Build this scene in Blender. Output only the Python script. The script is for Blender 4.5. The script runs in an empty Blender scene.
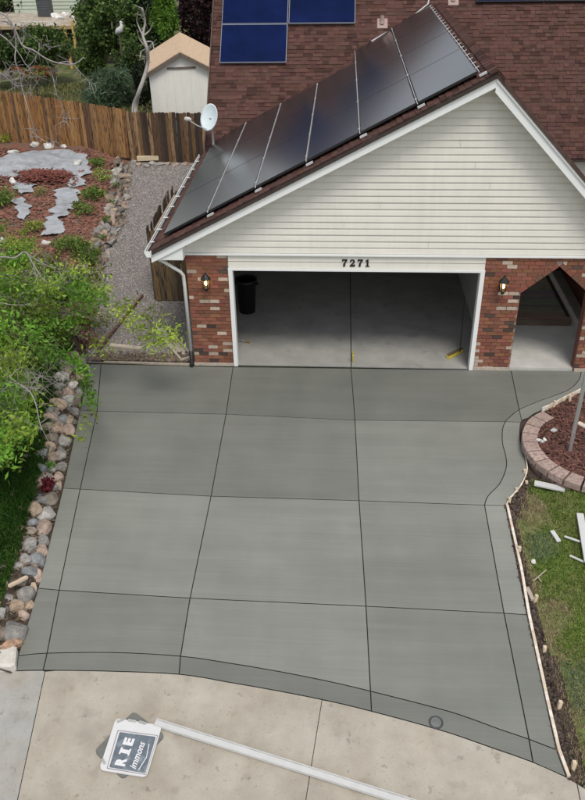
import bpy, math, random
import numpy as np
from mathutils import Vector, Matrix
from mathutils.geometry import tessellate_polygon
random.seed(7); rng = np.random.default_rng(7)
scene = bpy.context.scene
# ------------------------------------------------------------------ camera
CAM = np.array([2.112248, -14.546437, 8.483565]); YAW, PIT, ROL, FPX = -0.065945, 0.569475, -0.016996, 789.032
_f = np.array([math.sin(YAW)*math.cos(PIT), math.cos(YAW)*math.cos(PIT), -math.sin(PIT)])
_r = np.array([math.cos(YAW), -math.sin(YAW), 0]); _u = np.cross(_r, _f)
RR = math.cos(ROL)*_r+math.sin(ROL)*_u; UU = -math.sin(ROL)*_r+math.cos(ROL)*_u; FF = _f
cd = bpy.data.cameras.new('camera'); cam = bpy.data.objects.new('camera', cd); scene.collection.objects.link(cam)
cam.matrix_world = Matrix(((RR[0], UU[0], -FF[0], CAM[0]), (RR[1], UU[1], -FF[1], CAM[1]), (RR[2], UU[2], -FF[2], CAM[2]), (0, 0, 0, 1)))
cd.sensor_fit = 'VERTICAL'; cd.sensor_height = 24; cd.sensor_width = 24; cd.lens = FPX*24/800; cd.clip_end = 2000
scene.camera = cam
# ------------------------------------------------------------------ sky, sun, exposure
SUN_EL, SUN_AZ = math.radians(62), math.radians(160)      # compass azimuth of the sun (0 = +y, clockwise)
w = bpy.data.worlds.new('World'); scene.world = w; w.use_nodes = True
nt = w.node_tree; nt.nodes.clear()
sky = nt.nodes.new('ShaderNodeTexSky'); sky.sky_type = 'NISHITA'; sky.sun_disc = False
sky.sun_elevation = SUN_EL; sky.sun_rotation = SUN_AZ; sky.dust_density = 1.0; sky.air_density = 1.0
hs = nt.nodes.new('ShaderNodeHueSaturation'); hs.inputs['Saturation'].default_value = 0.3
tc = nt.nodes.new('ShaderNodeTexCoord'); nz = nt.nodes.new('ShaderNodeTexNoise'); nz.inputs['Scale'].default_value = 2.2; nz.inputs['Detail'].default_value = 5
cr = nt.nodes.new('ShaderNodeMapRange'); cr.inputs[1].default_value = .35; cr.inputs[2].default_value = .68; cr.inputs[3].default_value = .75; cr.inputs[4].default_value = 1.35
mx = nt.nodes.new('ShaderNodeVectorMath'); mx.operation = 'SCALE'
bg = nt.nodes.new('ShaderNodeBackground'); bg.inputs['Strength'].default_value = 0.118
wo = nt.nodes.new('ShaderNodeOutputWorld')
nt.links.new(sky.outputs[0], hs.inputs['Color']); nt.links.new(tc.outputs['Generated'], nz.inputs['Vector']); nt.links.new(nz.outputs[0], cr.inputs[0])
nt.links.new(hs.outputs[0], mx.inputs[0]); nt.links.new(cr.outputs[0], mx.inputs['Scale']); nt.links.new(mx.outputs[0], bg.inputs['Color']); nt.links.new(bg.outputs[0], wo.inputs[0])
sl = bpy.data.lights.new('sun', 'SUN'); sl.energy = 1.7; sl.angle = math.radians(20); sl.color = (1, .945, .86)
so = bpy.data.objects.new('sun', sl); scene.collection.objects.link(so)
_sd = Vector((math.sin(SUN_AZ)*math.cos(SUN_EL), math.cos(SUN_AZ)*math.cos(SUN_EL), math.sin(SUN_EL)))
so.rotation_euler = _sd.to_track_quat('Z', 'Y').to_euler(); so.location = (0, -5, 20)
vs = scene.view_settings; vs.view_transform = 'Standard'; vs.look = 'None'; vs.exposure = 0.45; vs.gamma = 1; vs.use_curve_mapping = False

# ------------------------------------------------------------------ photo pixel -> place
SL = math.tan(math.radians(4.5))
def ray(x, y):
    d = FF+(x-292.5)/FPX*RR-(y-400)/FPX*UU; return d/np.linalg.norm(d)
def onz(x, y, z=0): d = ray(x, y); return CAM+d*(z-CAM[2])/d[2]
def ony(x, y, yy=0): d = ray(x, y); return CAM+d*(yy-CAM[1])/d[1]
def onpl(x, y, p0, n): d = ray(x, y); n = np.array(n, float); return CAM+d*((np.array(p0)-CAM)@n)/(d@n)
def base(y): return SL*max(y, -16) if y < 0 else 0.0
def gnd(x, y, up=0):
    q = onpl(x, y, (0, 0, up), (0, -SL, 1)); return q if q[1] < 0 else onz(x, y, up)
def proj(X):
    d = np.asarray(X, float)-CAM; z = d@FF; return 292.5+FPX*(d@RR)/z, 400-FPX*(d@UU)/z, z
def inpoly(x, y, P):
    c = False; n = len(P)
    for i in range(n):
        x1, y1 = P[i][0], P[i][1]; x2, y2 = P[i-1][0], P[i-1][1]
        if (y1 > y) != (y2 > y) and x < (x2-x1)*(y-y1)/(y2-y1)+x1: c = not c
    return c
def crom(pts, n=6):
    pts = [np.array(p, float) for p in pts]; out = []
    for i in range(len(pts)-1):
        p0 = pts[max(i-1, 0)]; p1 = pts[i]; p2 = pts[i+1]; p3 = pts[min(i+2, len(pts)-1)]
        for k in range(n):
            t = k/n; out.append(.5*((2*p1)+(p2-p0)*t+(2*p0-5*p1+4*p2-p3)*t*t+(3*p1-p0-3*p2+p3)*t**3))
    out.append(pts[-1]); return out

# ------------------------------------------------------------------ materials
MATS = {}
def mat(name, col=(.5, .5, .5), rough=.7, src='flat', var=.25, scale=8, bump=0., bscale=60, spec=.4, metal=0, hue2=None, h2scale=3, h2w=(.45, .6), coord='Position', stretch=None, transl=0, emit=None, estr=0, coat=0, detail=6, spots=None, streak=None, wave=None):
    """src: flat | obj (object colour) | vc (colour attribute). var = brightness variation by noise."""
    if name in MATS: return MATS[name]
    m = bpy.data.materials.new(name); m.use_nodes = True; nt = m.node_tree; N = nt.nodes; L = nt.links; b = N['Principled BSDF']
    b.inputs['Roughness'].default_value = rough; b.inputs['Metallic'].default_value = metal; b.inputs['Specular IOR Level'].default_value = spec
    if coat: b.inputs['Coat Weight'].default_value = coat; b.inputs['Coat Roughness'].default_value = .05
    if coord == 'Position': g = N.new('ShaderNodeNewGeometry'); vec = g.outputs['Position']
    else: g = N.new('ShaderNodeTexCoord'); vec = g.outputs['Object']
    if stretch:
        mp = N.new('ShaderNodeMapping'); mp.inputs['Scale'].default_value = stretch; L.new(vec, mp.inputs[0]); svec = mp.outputs[0]
    else: svec = vec
    def noise(v, s, d=detail, r=.6):
        n = N.new('ShaderNodeTexNoise'); n.inputs['Scale'].default_value = s; n.inputs['Detail'].default_value = d; n.inputs['Roughness'].default_value = r; L.new(v, n.inputs['Vector']); return n.outputs[0]
    def rng_(v, a, b_, c, d_):
        r = N.new('ShaderNodeMapRange'); r.inputs[1].default_value = a; r.inputs[2].default_value = b_; r.inputs[3].default_value = c; r.inputs[4].default_value = d_; L.new(v, r.inputs[0]); return r.outputs[0]
    if src == 'flat': c = N.new('ShaderNodeRGB'); c.outputs[0].default_value = (*col, 1); c = c.outputs[0]
    elif src == 'obj': c = N.new('ShaderNodeObjectInfo').outputs['Color']
    else: a = N.new('ShaderNodeAttribute'); a.attribute_name = 'Col'; c = a.outputs['Color']
    if hue2:
        mxn = N.new('ShaderNodeMix'); mxn.data_type = 'RGBA'; L.new(rng_(noise(svec, h2scale), h2w[0], h2w[1], 0, 1), mxn.inputs[0]); L.new(c, mxn.inputs[6]); mxn.inputs[7].default_value = (*hue2, 1); c = mxn.outputs[2]
    def mulv(c, f):
        v = N.new('ShaderNodeVectorMath'); v.operation = 'SCALE'; L.new(c, v.inputs[0]); L.new(f, v.inputs['Scale']); return v.outputs[0]
    if var: c = mulv(c, rng_(noise(svec, scale), .25, .75, 1-var, 1+var))
    for streak in ([] if not streak else streak if isinstance(streak, list) else [streak]):   # (mapping scale, noise scale, amount)
        mp = N.new('ShaderNodeMapping'); mp.inputs['Scale'].default_value = streak[0]; L.new(vec, mp.inputs[0])
        c = mulv(c, rng_(noise(mp.outputs[0], streak[1], 4), .3, .7, 1-streak[2], 1+streak[2]))
    for spots in ([] if not spots else spots if isinstance(spots, list) else [spots]):    # (scale, threshold, factor)
        c = mulv(c, rng_(noise(vec, spots[0], 2), spots[1], spots[1]+.06, 1, spots[2]))
    L.new(c, b.inputs['Base Color'])
    if bump:
        bn = N.new('ShaderNodeBump'); bn.inputs['Strength'].default_value = min(1, bump); bn.inputs['Distance'].default_value = .02; L.new(noise(svec if stretch else vec, bscale, 8), bn.inputs['Height']); L.new(bn.outputs[0], b.inputs['Normal'])
    if transl:
        t = N.new('ShaderNodeBsdfTranslucent'); L.new(c, t.inputs['Color']); ms = N.new('ShaderNodeMixShader'); ms.inputs[0].default_value = transl
        L.new(b.outputs[0], ms.inputs[1]); L.new(t.outputs[0], ms.inputs[2]); L.new(ms.outputs[0], N['Material Output'].inputs['Surface'])
    if emit: b.inputs['Emission Color'].default_value = (*emit, 1); b.inputs['Emission Strength'].default_value = estr
    MATS[name] = m; return m

# ------------------------------------------------------------------ mesh helpers
COL = scene.collection
class MB:
    def __init__(s): s.v = []; s.f = []; s.c = []; s.cur = None
    def add(s, vs, fs):
        o = len(s.v); s.v += [tuple(map(float, p)) for p in vs]; s.f += [tuple(i+o for i in f) for f in fs]; s.c += [s.cur]*len(fs)
    def box(s, c, d, M=None):
        x, y, z = d[0]/2, d[1]/2, d[2]/2
        P = [np.array(p) for p in ((-x, -y, -z), (x, -y, -z), (x, y, -z), (-x, y, -z), (-x, -y, z), (x, -y, z), (x, y, z), (-x, y, z))]
        if M is not None: P = [M@p for p in P]
        s.add([p+np.array(c) for p in P], [(0, 3, 2, 1), (4, 5, 6, 7), (0, 1, 5, 4), (1, 2, 6, 5), (2, 3, 7, 6), (3, 0, 4, 7)]); return s
    def bar(s, a, b, wd, ht, up=(0, 0, 1)):
        a = np.array(a, float); b = np.array(b, float); d = b-a; L = np.linalg.norm(d); d /= L; u = np.array(up, float); r = np.cross(d, u)
        if np.linalg.norm(r) < 1e-6: r = np.cross(d, (1, 0, 0))
        r /= np.linalg.norm(r); u = np.cross(r, d); s.box((a+b)/2, (L, wd, ht), np.array([d, r, u]).T); return s
    def hexa(s, a, b):   # two quads (lists of four points), joined
        s.add(list(a)+list(b), [(3, 2, 1, 0), (4, 5, 6, 7), (0, 1, 5, 4), (1, 2, 6, 5), (2, 3, 7, 6), (3, 0, 4, 7)]); return s
    def prism(s, poly, off):
        n = len(poly); off = np.array(off, float); P = [np.array(p, float) for p in poly]
        s.add(P+[p+off for p in P], [tuple(range(n))[::-1], tuple(range(n, 2*n))]+[(i, (i+1) % n, n+(i+1) % n, n+i) for i in range(n)]); return s
    def tube(s, path, rad, n=8, cap=True):
        path = [np.array(p, float) for p in path]; m = len(path)
        if not hasattr(rad, '__len__'): rad = [rad]*m
        V = []; u = None
        for i, p in enumerate(path):
            t = path[min(i+1, m-1)]-path[max(i-1, 0)]; t /= (np.linalg.norm(t)+1e-9)
            if u is None: u = np.cross(t, (0, 0, 1) if abs(t[2]) < .9 else (1, 0, 0))
            u = u-t*(u@t); u /= (np.linalg.norm(u)+1e-9); v = np.cross(t, u)
            V += [p+rad[i]*(math.cos(2*math.pi*k/n)*u+math.sin(2*math.pi*k/n)*v) for k in range(n)]
        F = [(i*n+k, i*n+(k+1) % n, (i+1)*n+(k+1) % n, (i+1)*n+k) for i in range(m-1) for k in range(n)]
        if cap: F += [tuple(range(n))[::-1], tuple(range((m-1)*n, m*n))]
        s.add(V, F); return s
    def lathe(s, c, prof, n=20, M=None):
        V = []
        for r, z in prof:
            for k in range(n):
                p = np.array((r*math.cos(2*math.pi*k/n), r*math.sin(2*math.pi*k/n), z))
                V.append((M@p if M is not None else p)+np.array(c))
        m = len(prof); F = [(i*n+k, i*n+(k+1) % n, (i+1)*n+(k+1) % n, (i+1)*n+k) for i in range(m-1) for k in range(n)]
        F += [tuple(range(n))[::-1], tuple(range((m-1)*n, m*n))]; s.add(V, F); return s
    def mesh(s, name, m, smooth=False, org=(0, 0, 0)):
        me = bpy.data.meshes.new(name); o = np.array(org)
        me.from_pydata([tuple(np.array(p)-o) for p in s.v], [], s.f)
        if m: me.materials.append(m)
        if any(c is not None for c in s.c):
            at = me.color_attributes.new('Col', 'FLOAT_COLOR', 'CORNER'); arr = np.ones((len(me.loops), 4), np.float32); i = 0
            for f, c in zip(s.f, s.c):
                arr[i:i+len(f), :3] = c if c is not None else (.5, .5, .5); i += len(f)
            at.data.foreach_set('color', arr.ravel())
        if smooth: me.polygons.foreach_set('use_smooth', [True]*len(me.polygons))
        me.update(); return me
    def build(s, name, m, parent=None, smooth=False, org=None, color=None):
        """vertices are world coordinates; the parent has no rotation"""
        po = world_loc(parent) if parent else np.zeros(3)
        if org is None: org = po if parent else np.zeros(3)
        o = bpy.data.objects.new(name, s.mesh(name, m, smooth, org)); COL.objects.link(o)
        o.location = tuple(np.array(org)-po); o.parent = parent
        if color: o.color = (*color, 1)
        return o
def world_loc(o):
    p = np.zeros(3)
    while o: p += np.array(o.location); o = o.parent
    return p
def inst(name, me, loc, parent=None, rot=None, scale=None, color=None):
    o = bpy.data.objects.new(name, me); COL.objects.link(o); po = world_loc(parent) if parent else np.zeros(3)
    o.parent = parent; o.location = tuple(np.array(loc)-po)
    if rot is not None: o.rotation_euler = rot
    if scale is not None: o.scale = scale
    if color is not None: o.color = (*color, 1)
    return o
def tag(o, label=None, cat=None, group=None, kind=None):
    if label: o['label'] = label
    if cat: o['category'] = cat
    if group: o['group'] = group
    if kind: o['kind'] = kind
    return o
def thing(name, label, cat, loc, group=None):
    o = bpy.data.objects.new(name, None); COL.objects.link(o); o.location = tuple(float(v) for v in loc); o.empty_display_size = .2; return tag(o, label, cat, group)
def fast(name, V, F, m, cols=None, parent=None, smooth=False):
    """big mesh from numpy arrays: V (n,3), F (k,3|4), cols (k,3)"""
    me = bpy.data.meshes.new(name); k, n = F.shape; V = np.asarray(V, np.float32)
    if parent: V = V-world_loc(parent).astype(np.float32)
    me.vertices.add(len(V)); me.vertices.foreach_set('co', V.ravel()); me.loops.add(k*n); me.loops.foreach_set('vertex_index', F.astype(np.int32).ravel())
    me.polygons.add(k); me.polygons.foreach_set('loop_start', np.arange(0, k*n, n, dtype=np.int32)); me.update(calc_edges=True)
    if cols is not None:
        at = me.color_attributes.new('Col', 'FLOAT_COLOR', 'CORNER'); a = np.ones((k, n, 4), np.float32); a[:, :, :3] = cols[:, None, :]; at.data.foreach_set('color', a.ravel())
    if smooth: me.polygons.foreach_set('use_smooth', [True]*k)
    me.materials.append(m); me.validate(); o = bpy.data.objects.new(name, me); COL.objects.link(o); o.parent = parent; return o
def leafset(C, ln, wd, up=0.0, var=(.6, 1.3)):
    """rhombus leaves at centres C (n,3); returns V, F"""
    n = len(C); a = rng.normal(size=(n, 3)); a[:, 2] += up; a /= np.linalg.norm(a, axis=1)[:, None]
    b = np.cross(a, rng.normal(size=(n, 3))); b /= np.linalg.norm(b, axis=1)[:, None]
    l = ln*rng.uniform(*var, (n, 1)); ww = wd*rng.uniform(*var, (n, 1)); cr_ = np.cross(a, b)
    V = np.stack([C-b*l*.5, C+a*ww*.5+cr_*ww*.12, C+b*l*.5, C-a*ww*.5+cr_*ww*.12], 1).reshape(-1, 3)
    return V, np.arange(4*n).reshape(n, 4)
def jitter(col, n, v=.25, hue=.08):
    c = np.array(col)[None]*(1+rng.uniform(-v, v, (n, 1)))*(1+rng.uniform(-hue, hue, (n, 3))); return np.clip(c, .002, .95)
def rock_mesh(name, m, seed, sub=2, flat=1.0, cut=(.48, .92)):
    import bmesh
    r = np.random.default_rng(seed); bm = bmesh.new(); bmesh.ops.create_icosphere(bm, subdivisions=sub, radius=1)
    dirs = r.normal(size=(11, 3)); dirs /= np.linalg.norm(dirs, axis=1)[:, None]; ds = r.uniform(*cut, 11)
    for v in bm.verts:
        p = np.array(v.co)
        for d, t in zip(dirs, ds):
            e = p@d-t
            if e > 0: p = p-d*e*(.9)
        p *= 1+r.normal()*.018; v.co = (p[0], p[1], p[2]*flat)
    me = bpy.data.meshes.new(name); bm.to_mesh(me); bm.free(); me.materials.append(m); return me

M_ROCK = mat('rock', src='obj', var=.4, scale=11, bump=1, bscale=38, rough=.85, hue2=(.16, .14, .125), h2scale=8, h2w=(.5, .75), spots=(60, .62, .6))
M_WHITE = mat('white_trim', (.76, .77, .76), .5, var=.03, scale=3)
M_PLASTIC_BLACK = mat('black_plastic', (.012, .012, .013), .45, var=.1)
M_CONC = mat('fresh_concrete', src='obj', rough=.6, var=.10, scale=.8, bump=.06, bscale=160, spec=.35, detail=4, streak=[((.22, 2.2, 1), 1.3, .075), ((.35, 38, 1), 1.5, .06), ((2.2, .3, 1), .8, .04)], spots=(90, .66, .88))
M_JOINT = mat('dark_joint_grout', (.022, .024, .021), .9)  # dark, dirty joint colour, used on joint bases and slab side walls
M_STREET = mat('old_concrete', src='obj', rough=.85, var=.17, scale=2.4, bump=.2, bscale=120, spots=[(7, .66, .74), (26, .66, .72), (60, .62, .82), (3, .62, .9)], hue2=(.32, .275, .22), h2scale=1.5, h2w=(.4, .85), detail=9)
M_SOIL = mat('soil', (.065, .047, .036), .95, var=.5, scale=14, bump=1, bscale=30)
M_WOOD_NEW = mat('raw_lumber', (.62, .50, .36), .7, var=.15, scale=10, stretch=(1, 1, 1))
M_WOOD_GREY = mat('weathered_lumber', (.42, .36, .29), .8, var=.25, scale=12)
M_METAL = mat('galvanised_metal', (.55, .56, .57), .35, metal=.7, var=.08)
M_ALU = mat('aluminium', (.56, .56, .55), .5, var=.06, metal=.0)

# ================================================================== GROUND
def struct(name, mb, m, **k): return tag(mb.build(name, m, **k), kind='structure')
ys = [-300, -60, -30, -16, -12, -8, -4, -2, 0, .01, 6, 12, 20, 30, 60, 120, 400]; xs = [-300, -100, -40, -20, -10, 0, 10, 20, 40, 100, 300]
mb = MB(); mb.add([(x, y, base(y)-.09 if y < 0 else -.035) for y in ys for x in xs], [(j*len(xs)+i, j*len(xs)+i+1, (j+1)*len(xs)+i+1, (j+1)*len(xs)+i) for j in range(len(ys)-1) for i in range(len(xs)-1)])
struct('ground', mb, mat('dry_grass_ground', (.13, .125, .055), .95, var=.5, scale=3, hue2=(.07, .10, .025), h2scale=.9, bump=.8, bscale=12))

# ------------------------------------------------------------------ driveway slabs
E_ = [(90, 364), (80, 410), (63, 488), (38, 588), (18, 655.6), (16.5, 670.5)]
B_ = [(101, 364), (97, 411), (80, 489), (59, 590), (47, 653), (43, 670)]
L_ = [(233, 367), (226, 414), (211, 496), (190, 598), (180.5, 656), (179, 674)]
C_ = [(351, 368.5), (355, 420), (359, 500.5), (366, 606), (370.5, 691), (371.5, 711)]
CURVE = crom([(588, 362), (582, 370.4), (579, 379.6), (570, 388.8), (553.8, 395.8), (537.7, 401.5), (519.2, 409.6), (507.7, 418.8), (505.5, 421.5), (502.6, 429.2), (502.6, 443), (506, 457), (506, 468.5), (499.6, 483.5), (488, 496), (484.6, 505)], 5)
i_dg = 30; i_r1 = 40                                      # where the slanting joint and the first cross joint meet the curve
OUT = crom([(612, 372), (584, 388.8), (566, 398), (549, 407), (535, 413), (528.5, 417.7), (521, 422), (520, 438.5), (523.4, 450), (525.7, 463.8), (525.7, 473), (519, 487), (509, 498.5), (505.4, 505.4)], 4)
i_o1 = 24
DG, DGo, R1o = (510, 367), (522, 421), (521, 422)
BAND = crom([(18, 655.6), (47, 653), (112.8, 652.3), (180.5, 656), (229.7, 663), (280, 671.5), (330, 681.5), (370.5, 691), (440, 708.7), (469.7, 718), (499.5, 729), (529, 739), (556.5, 749.6)], 4)
BOT = crom([(16.5, 670.5), (43, 670), (105, 670.8), (179, 674), (229, 682), (280, 691), (330, 701), (371.5, 711), (440, 729.7), (489.6, 746.6), (533, 762), (566.4, 776.8)], 4)
def seg(curve, a, b):   # piece of a left-to-right curve between two x
    return [p for p in curve if a+.5 < p[0] < b-.5]
R3, R3o, R4 = (504, 613), (527, 614.5), (529, 739)
cells = []
for a, b in ((E_, B_), (B_, L_), (L_, C_)):
    for i in range(3): cells.append(([a[i], b[i], b[i+1], a[i+1]], i))
    cells.append(([a[3], b[3], b[4]]+seg(BAND, a[4][0], b[4][0])[::-1]+[a[4]], 3))
    cells.append(([a[4]]+seg(BAND, a[4][0], b[4][0])+[b[4], b[5]]+seg(BOT, a[5][0], b[5][0])[::-1]+[a[5]], 4))
cells += [([C_[0], DG]+CURVE[i_dg:i_r1+1]+[C_[1]], 0),
          ([DG, (588, 362)]+CURVE[1:i_dg+1], 0),
          (CURVE[0:i_dg+1]+[DGo]+OUT[:i_o1][::-1]+[(612, 362)], 1),
          (CURVE[i_dg:i_r1+1]+[R1o, DGo], 1),
          ([C_[1]]+CURVE[i_r1:]+[C_[2]], 1.5),
          (CURVE[i_r1:]+OUT[i_o1:][::-1], 1.5),
          ([C_[2], CURVE[-1], R3, C_[3]], 2), ([CURVE[-1], OUT[-1], R3o, R3], 2),
          ([C_[3], R3, R4]+seg(BAND, C_[4][0], R4[0])[::-1]+[C_[4]], 3), ([R3, R3o, (556.5, 749.6), R4], 3),
          ([C_[4]]+seg(BAND, C_[4][0], R4[0])+[R4, (533, 762)]+seg(BOT, C_[5][0], 533)[::-1]+[C_[5]], 4),
          ([R4, (556.5, 749.6), (566.4, 776.8), (533, 762)], 4)]
def offset_poly(P, d):
    P = [np.array(p[:2], float) for p in P]; Q = [P[0]]
    for p in P[1:]:
        if np.linalg.norm(p-Q[-1]) > .015: Q.append(p)
    if np.linalg.norm(Q[0]-Q[-1]) < .015: Q.pop()
    P = Q; n = len(P); A = sum(P[i][0]*P[(i+1) % n][1]-P[(i+1) % n][0]*P[i][1] for i in range(n))
    if A < 0: P = P[::-1]
    out = []
    for i in range(n):
        a, b, c = P[i-1], P[i], P[(i+1) % n]; e1 = (b-a)/np.linalg.norm(b-a); e2 = (c-b)/np.linalg.norm(c-b)
        n1 = np.array((-e1[1], e1[0])); n2 = np.array((-e2[1], e2[0])); m = n1+n2; k = max(.35, 1+n1@n2); out.append(b+m*d/k)
    return out
def slab(name, P, m, parent, color, zf, inset=.007, top=0., depth=.045, bev=.004):
    a = offset_poly(P, inset); b = offset_poly(P, inset+bev); n = len(a)
    if len(b) != n: b = a
    V = [(p[0], p[1], zf(p[1])+top-depth) for p in a]+[(p[0], p[1], zf(p[1])+top-bev*.8) for p in a]+[(p[0], p[1], zf(p[1])+top) for p in b]
    F = [tuple(2*n+i for i in t) for t in tessellate_polygon([[Vector((p[0], p[1], 0)) for p in b]])]
    F = [f if (V[f[1]][0]-V[f[0]][0])*(V[f[2]][1]-V[f[0]][1])-(V[f[1]][1]-V[f[0]][1])*(V[f[2]][0]-V[f[0]][0]) > 0 else f[::-1] for f in F]
    for k in (0, n): F += [(k+i, k+(i+1) % n, k+n+(i+1) % n, k+n+i) for i in range(n)]
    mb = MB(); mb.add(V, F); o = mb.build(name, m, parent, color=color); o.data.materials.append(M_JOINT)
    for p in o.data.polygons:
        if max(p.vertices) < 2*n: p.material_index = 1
    return o
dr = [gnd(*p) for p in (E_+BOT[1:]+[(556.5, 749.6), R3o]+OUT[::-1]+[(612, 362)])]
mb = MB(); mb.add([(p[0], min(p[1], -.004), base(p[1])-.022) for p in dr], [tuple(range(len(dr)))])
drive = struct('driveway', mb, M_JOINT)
for px, row in cells:
    P = [gnd(*p) for p in px]; P = [(p[0], min(p[1], -.006)) for p in P]
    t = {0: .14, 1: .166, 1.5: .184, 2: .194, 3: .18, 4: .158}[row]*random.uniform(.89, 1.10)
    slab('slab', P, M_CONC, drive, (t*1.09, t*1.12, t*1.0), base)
# cleanout cap set in the driveway
q = gnd(436, 722.5); tl = Matrix.Rotation(math.atan(SL), 3, 'X'); tl = np.array(tl)
cap = thing('cleanout_cap', 'small round grey cleanout cover set in the fresh concrete near the street', 'cleanout cover', q)
MB().lathe(q, [(.095, 0), (.095, .006), (.075, .006), (.072, .002)], 24, tl).build('rim', mat('cap_ring', (.06, .062, .06), .6), cap)
MB().lathe(q+np.array((0, 0, .001)), [(.07, 0), (.07, .005), (.03, .008), (.012, .012)], 24, tl).build('lid', mat('cap_lid', (.15, .155, .15), .6), cap)

# ------------------------------------------------------------------ street
def zs(y): return base(y)-.006
botw = [gnd(*p) for p in BOT]; b0, b1 = botw[0], botw[-1]
far = -15.5
sj1 = [gnd(45, 671), gnd(35, 800)]; sj2 = [gnd(322, 699.5), gnd(284, 800)]; sj3 = [gnd(577, 783), gnd(572, 800)]
def ext(s):
    a, b = s; t = min((far-a[1])/(b[1]-a[1]), 2.2); return np.array([a[0]+(b[0]-a[0])*t, far, 0])
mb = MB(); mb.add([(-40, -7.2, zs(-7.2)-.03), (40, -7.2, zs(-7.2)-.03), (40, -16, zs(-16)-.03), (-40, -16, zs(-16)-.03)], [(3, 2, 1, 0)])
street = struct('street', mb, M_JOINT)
def bs(a, b): return [p for p in botw if a < p[0] < b]
x1, x2 = sj1[0][0], sj2[0][0]
edgeR = gnd(577, 783)
slab('slab', [(-20, b0[1]-.05), (b0[0], b0[1])]+bs(b0[0]+.01, x1-.01)+[sj1[0], ext(sj1), (-20, far)], M_STREET, street, (.36, .355, .335), zs, inset=.005)
slab('slab', [sj1[0]]+bs(x1+.01, x2-.01)+[sj2[0], ext(sj2), ext(sj1)], M_STREET, street, (.40, .365, .305), zs, inset=.004)
slab('slab', [sj2[0]]+bs(x2+.01, b1[0]+.01)+[edgeR, ext(sj3), ext(sj2)], M_STREET, street, (.41, .375, .315), zs, inset=.004)
slab('slab', [edgeR, gnd(600, 797), (30, -10.2), (30, far), ext(sj3)], M_STREET, street, (.41, .37, .32), zs, inset=.006)

# ------------------------------------------------------------------ garden and lawn left of the driveway
_ed = [gnd(*p) for p in E_]
_ty = np.array([_ed[5][1], _ed[4][1], _ed[3][1], _ed[2][1], _ed[1][1], 0.0, .8, 3, 5.57, 8.5, 13.6, 14.85, 15.6, 22]); _tx = np.array([_ed[5][0], _ed[4][0], _ed[3][0], _ed[2][0], _ed[1][0], -3.22, -3.5, -4.05, -4.35, -4.57, -5.55, -5.78, -5.9, -6.2])
def xe(y): return float(np.interp(y, _ty, _tx))
def sst(t): t = min(max(t, 0), 1); return t*t*(3-2*t)
def wob(x, y): return .03*math.sin(x*1.7+y*.9)+.025*math.sin(x*3.1-y*2.3+1)+.012*math.sin(x*7.3+y*6.1)
def T(x, y):
    u = xe(y)-x
    H = .30 if y < 0 else .38
    if y < 3: H = .24+.14*sst((y+1)/4)
    fade = 1-.95*sst((y-14.2)/1.3)*sst(1-(u-.3)/1.5)
    return base(y)-.03+(H+wob(x, y)*1.0)*sst(u/.55)*fade+.03*sst(u/.1)
def onT(px, py, up=0):
    q = onz(px, py, .3)
    for _ in range(12): q = onz(px, py, T(q[0], q[1])+up)
    return q
us = [0, .06, .14, .22, .3, .38, .46, .55, .65, .8, 1, 1.25, 1.5, 1.75, 2, 2.3, 2.6, 3, 3.4, 3.8, 4.2, 4.6, 5, 5.5, 6, 6.5, 7, 8, 9, 10, 12, 15, 20, 30]
yl = list(np.arange(_ed[5][1]-.05, 19, .16)); mb = MB(); nu = len(us)
V = [(xe(y)-u, y, T(xe(y)-u, y)) for y in yl for u in us]; F = [(j*nu+i, (j+1)*nu+i, (j+1)*nu+i+1, j*nu+i+1) for j in range(len(yl)-1) for i in range(nu-1)]
mb.add(V, F); gb = mb.build('garden_bed', M_SOIL, smooth=True); tag(gb, kind='structure')
gb.data.materials.append(mat('bark_bed', (.20, .085, .055), .95, var=.45, scale=16, bump=1, bscale=28, hue2=(.13, .10, .075), h2scale=2.5))
gb.data.materials.append(mat('lawn_soil', (.045, .085, .018), .95, var=.5, scale=10, bump=1, bscale=30))
for p in gb.data.polygons:
    c = p.center; u = xe(c.y)-c.x
    if c.y > 2.6+.6*math.sin(c.x*2): p.material_index = 1
    elif u > (.48 if c.y < -3 else .65): p.material_index = 2
# skirt under the street end of the lawn, then the pale kerb stone
q = gnd(7.5, 663); k = thing('kerb_stone', 'pale rounded concrete kerb piece at the rock border corner by the street', 'kerb', q)
mb = MB(); P = [gnd(*p) for p in [(-30, 651), (15, 649), (18, 652), (16.5, 669), (13, 671.5), (-30, 672.5)]]
n = len(P); a = offset_poly(P, .0); b = offset_poly(P, .035)
mb.add([(p[0], p[1], base(p[1])-.03) for p in a]+[(p[0], p[1], base(p[1])+.10) for p in a]+[(p[0], p[1], base(p[1])+.13) for p in b], [tuple(range(2*n, 3*n))]+[(kk+i, kk+(i+1) % n, kk+n+(i+1) % n, kk+n+i) for kk in (0, n) for i in range(n)])
mb.build('kerb_body', mat('pale_concrete', (.55, .52, .47), .85, var=.2, scale=9, bump=.3), k)

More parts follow.
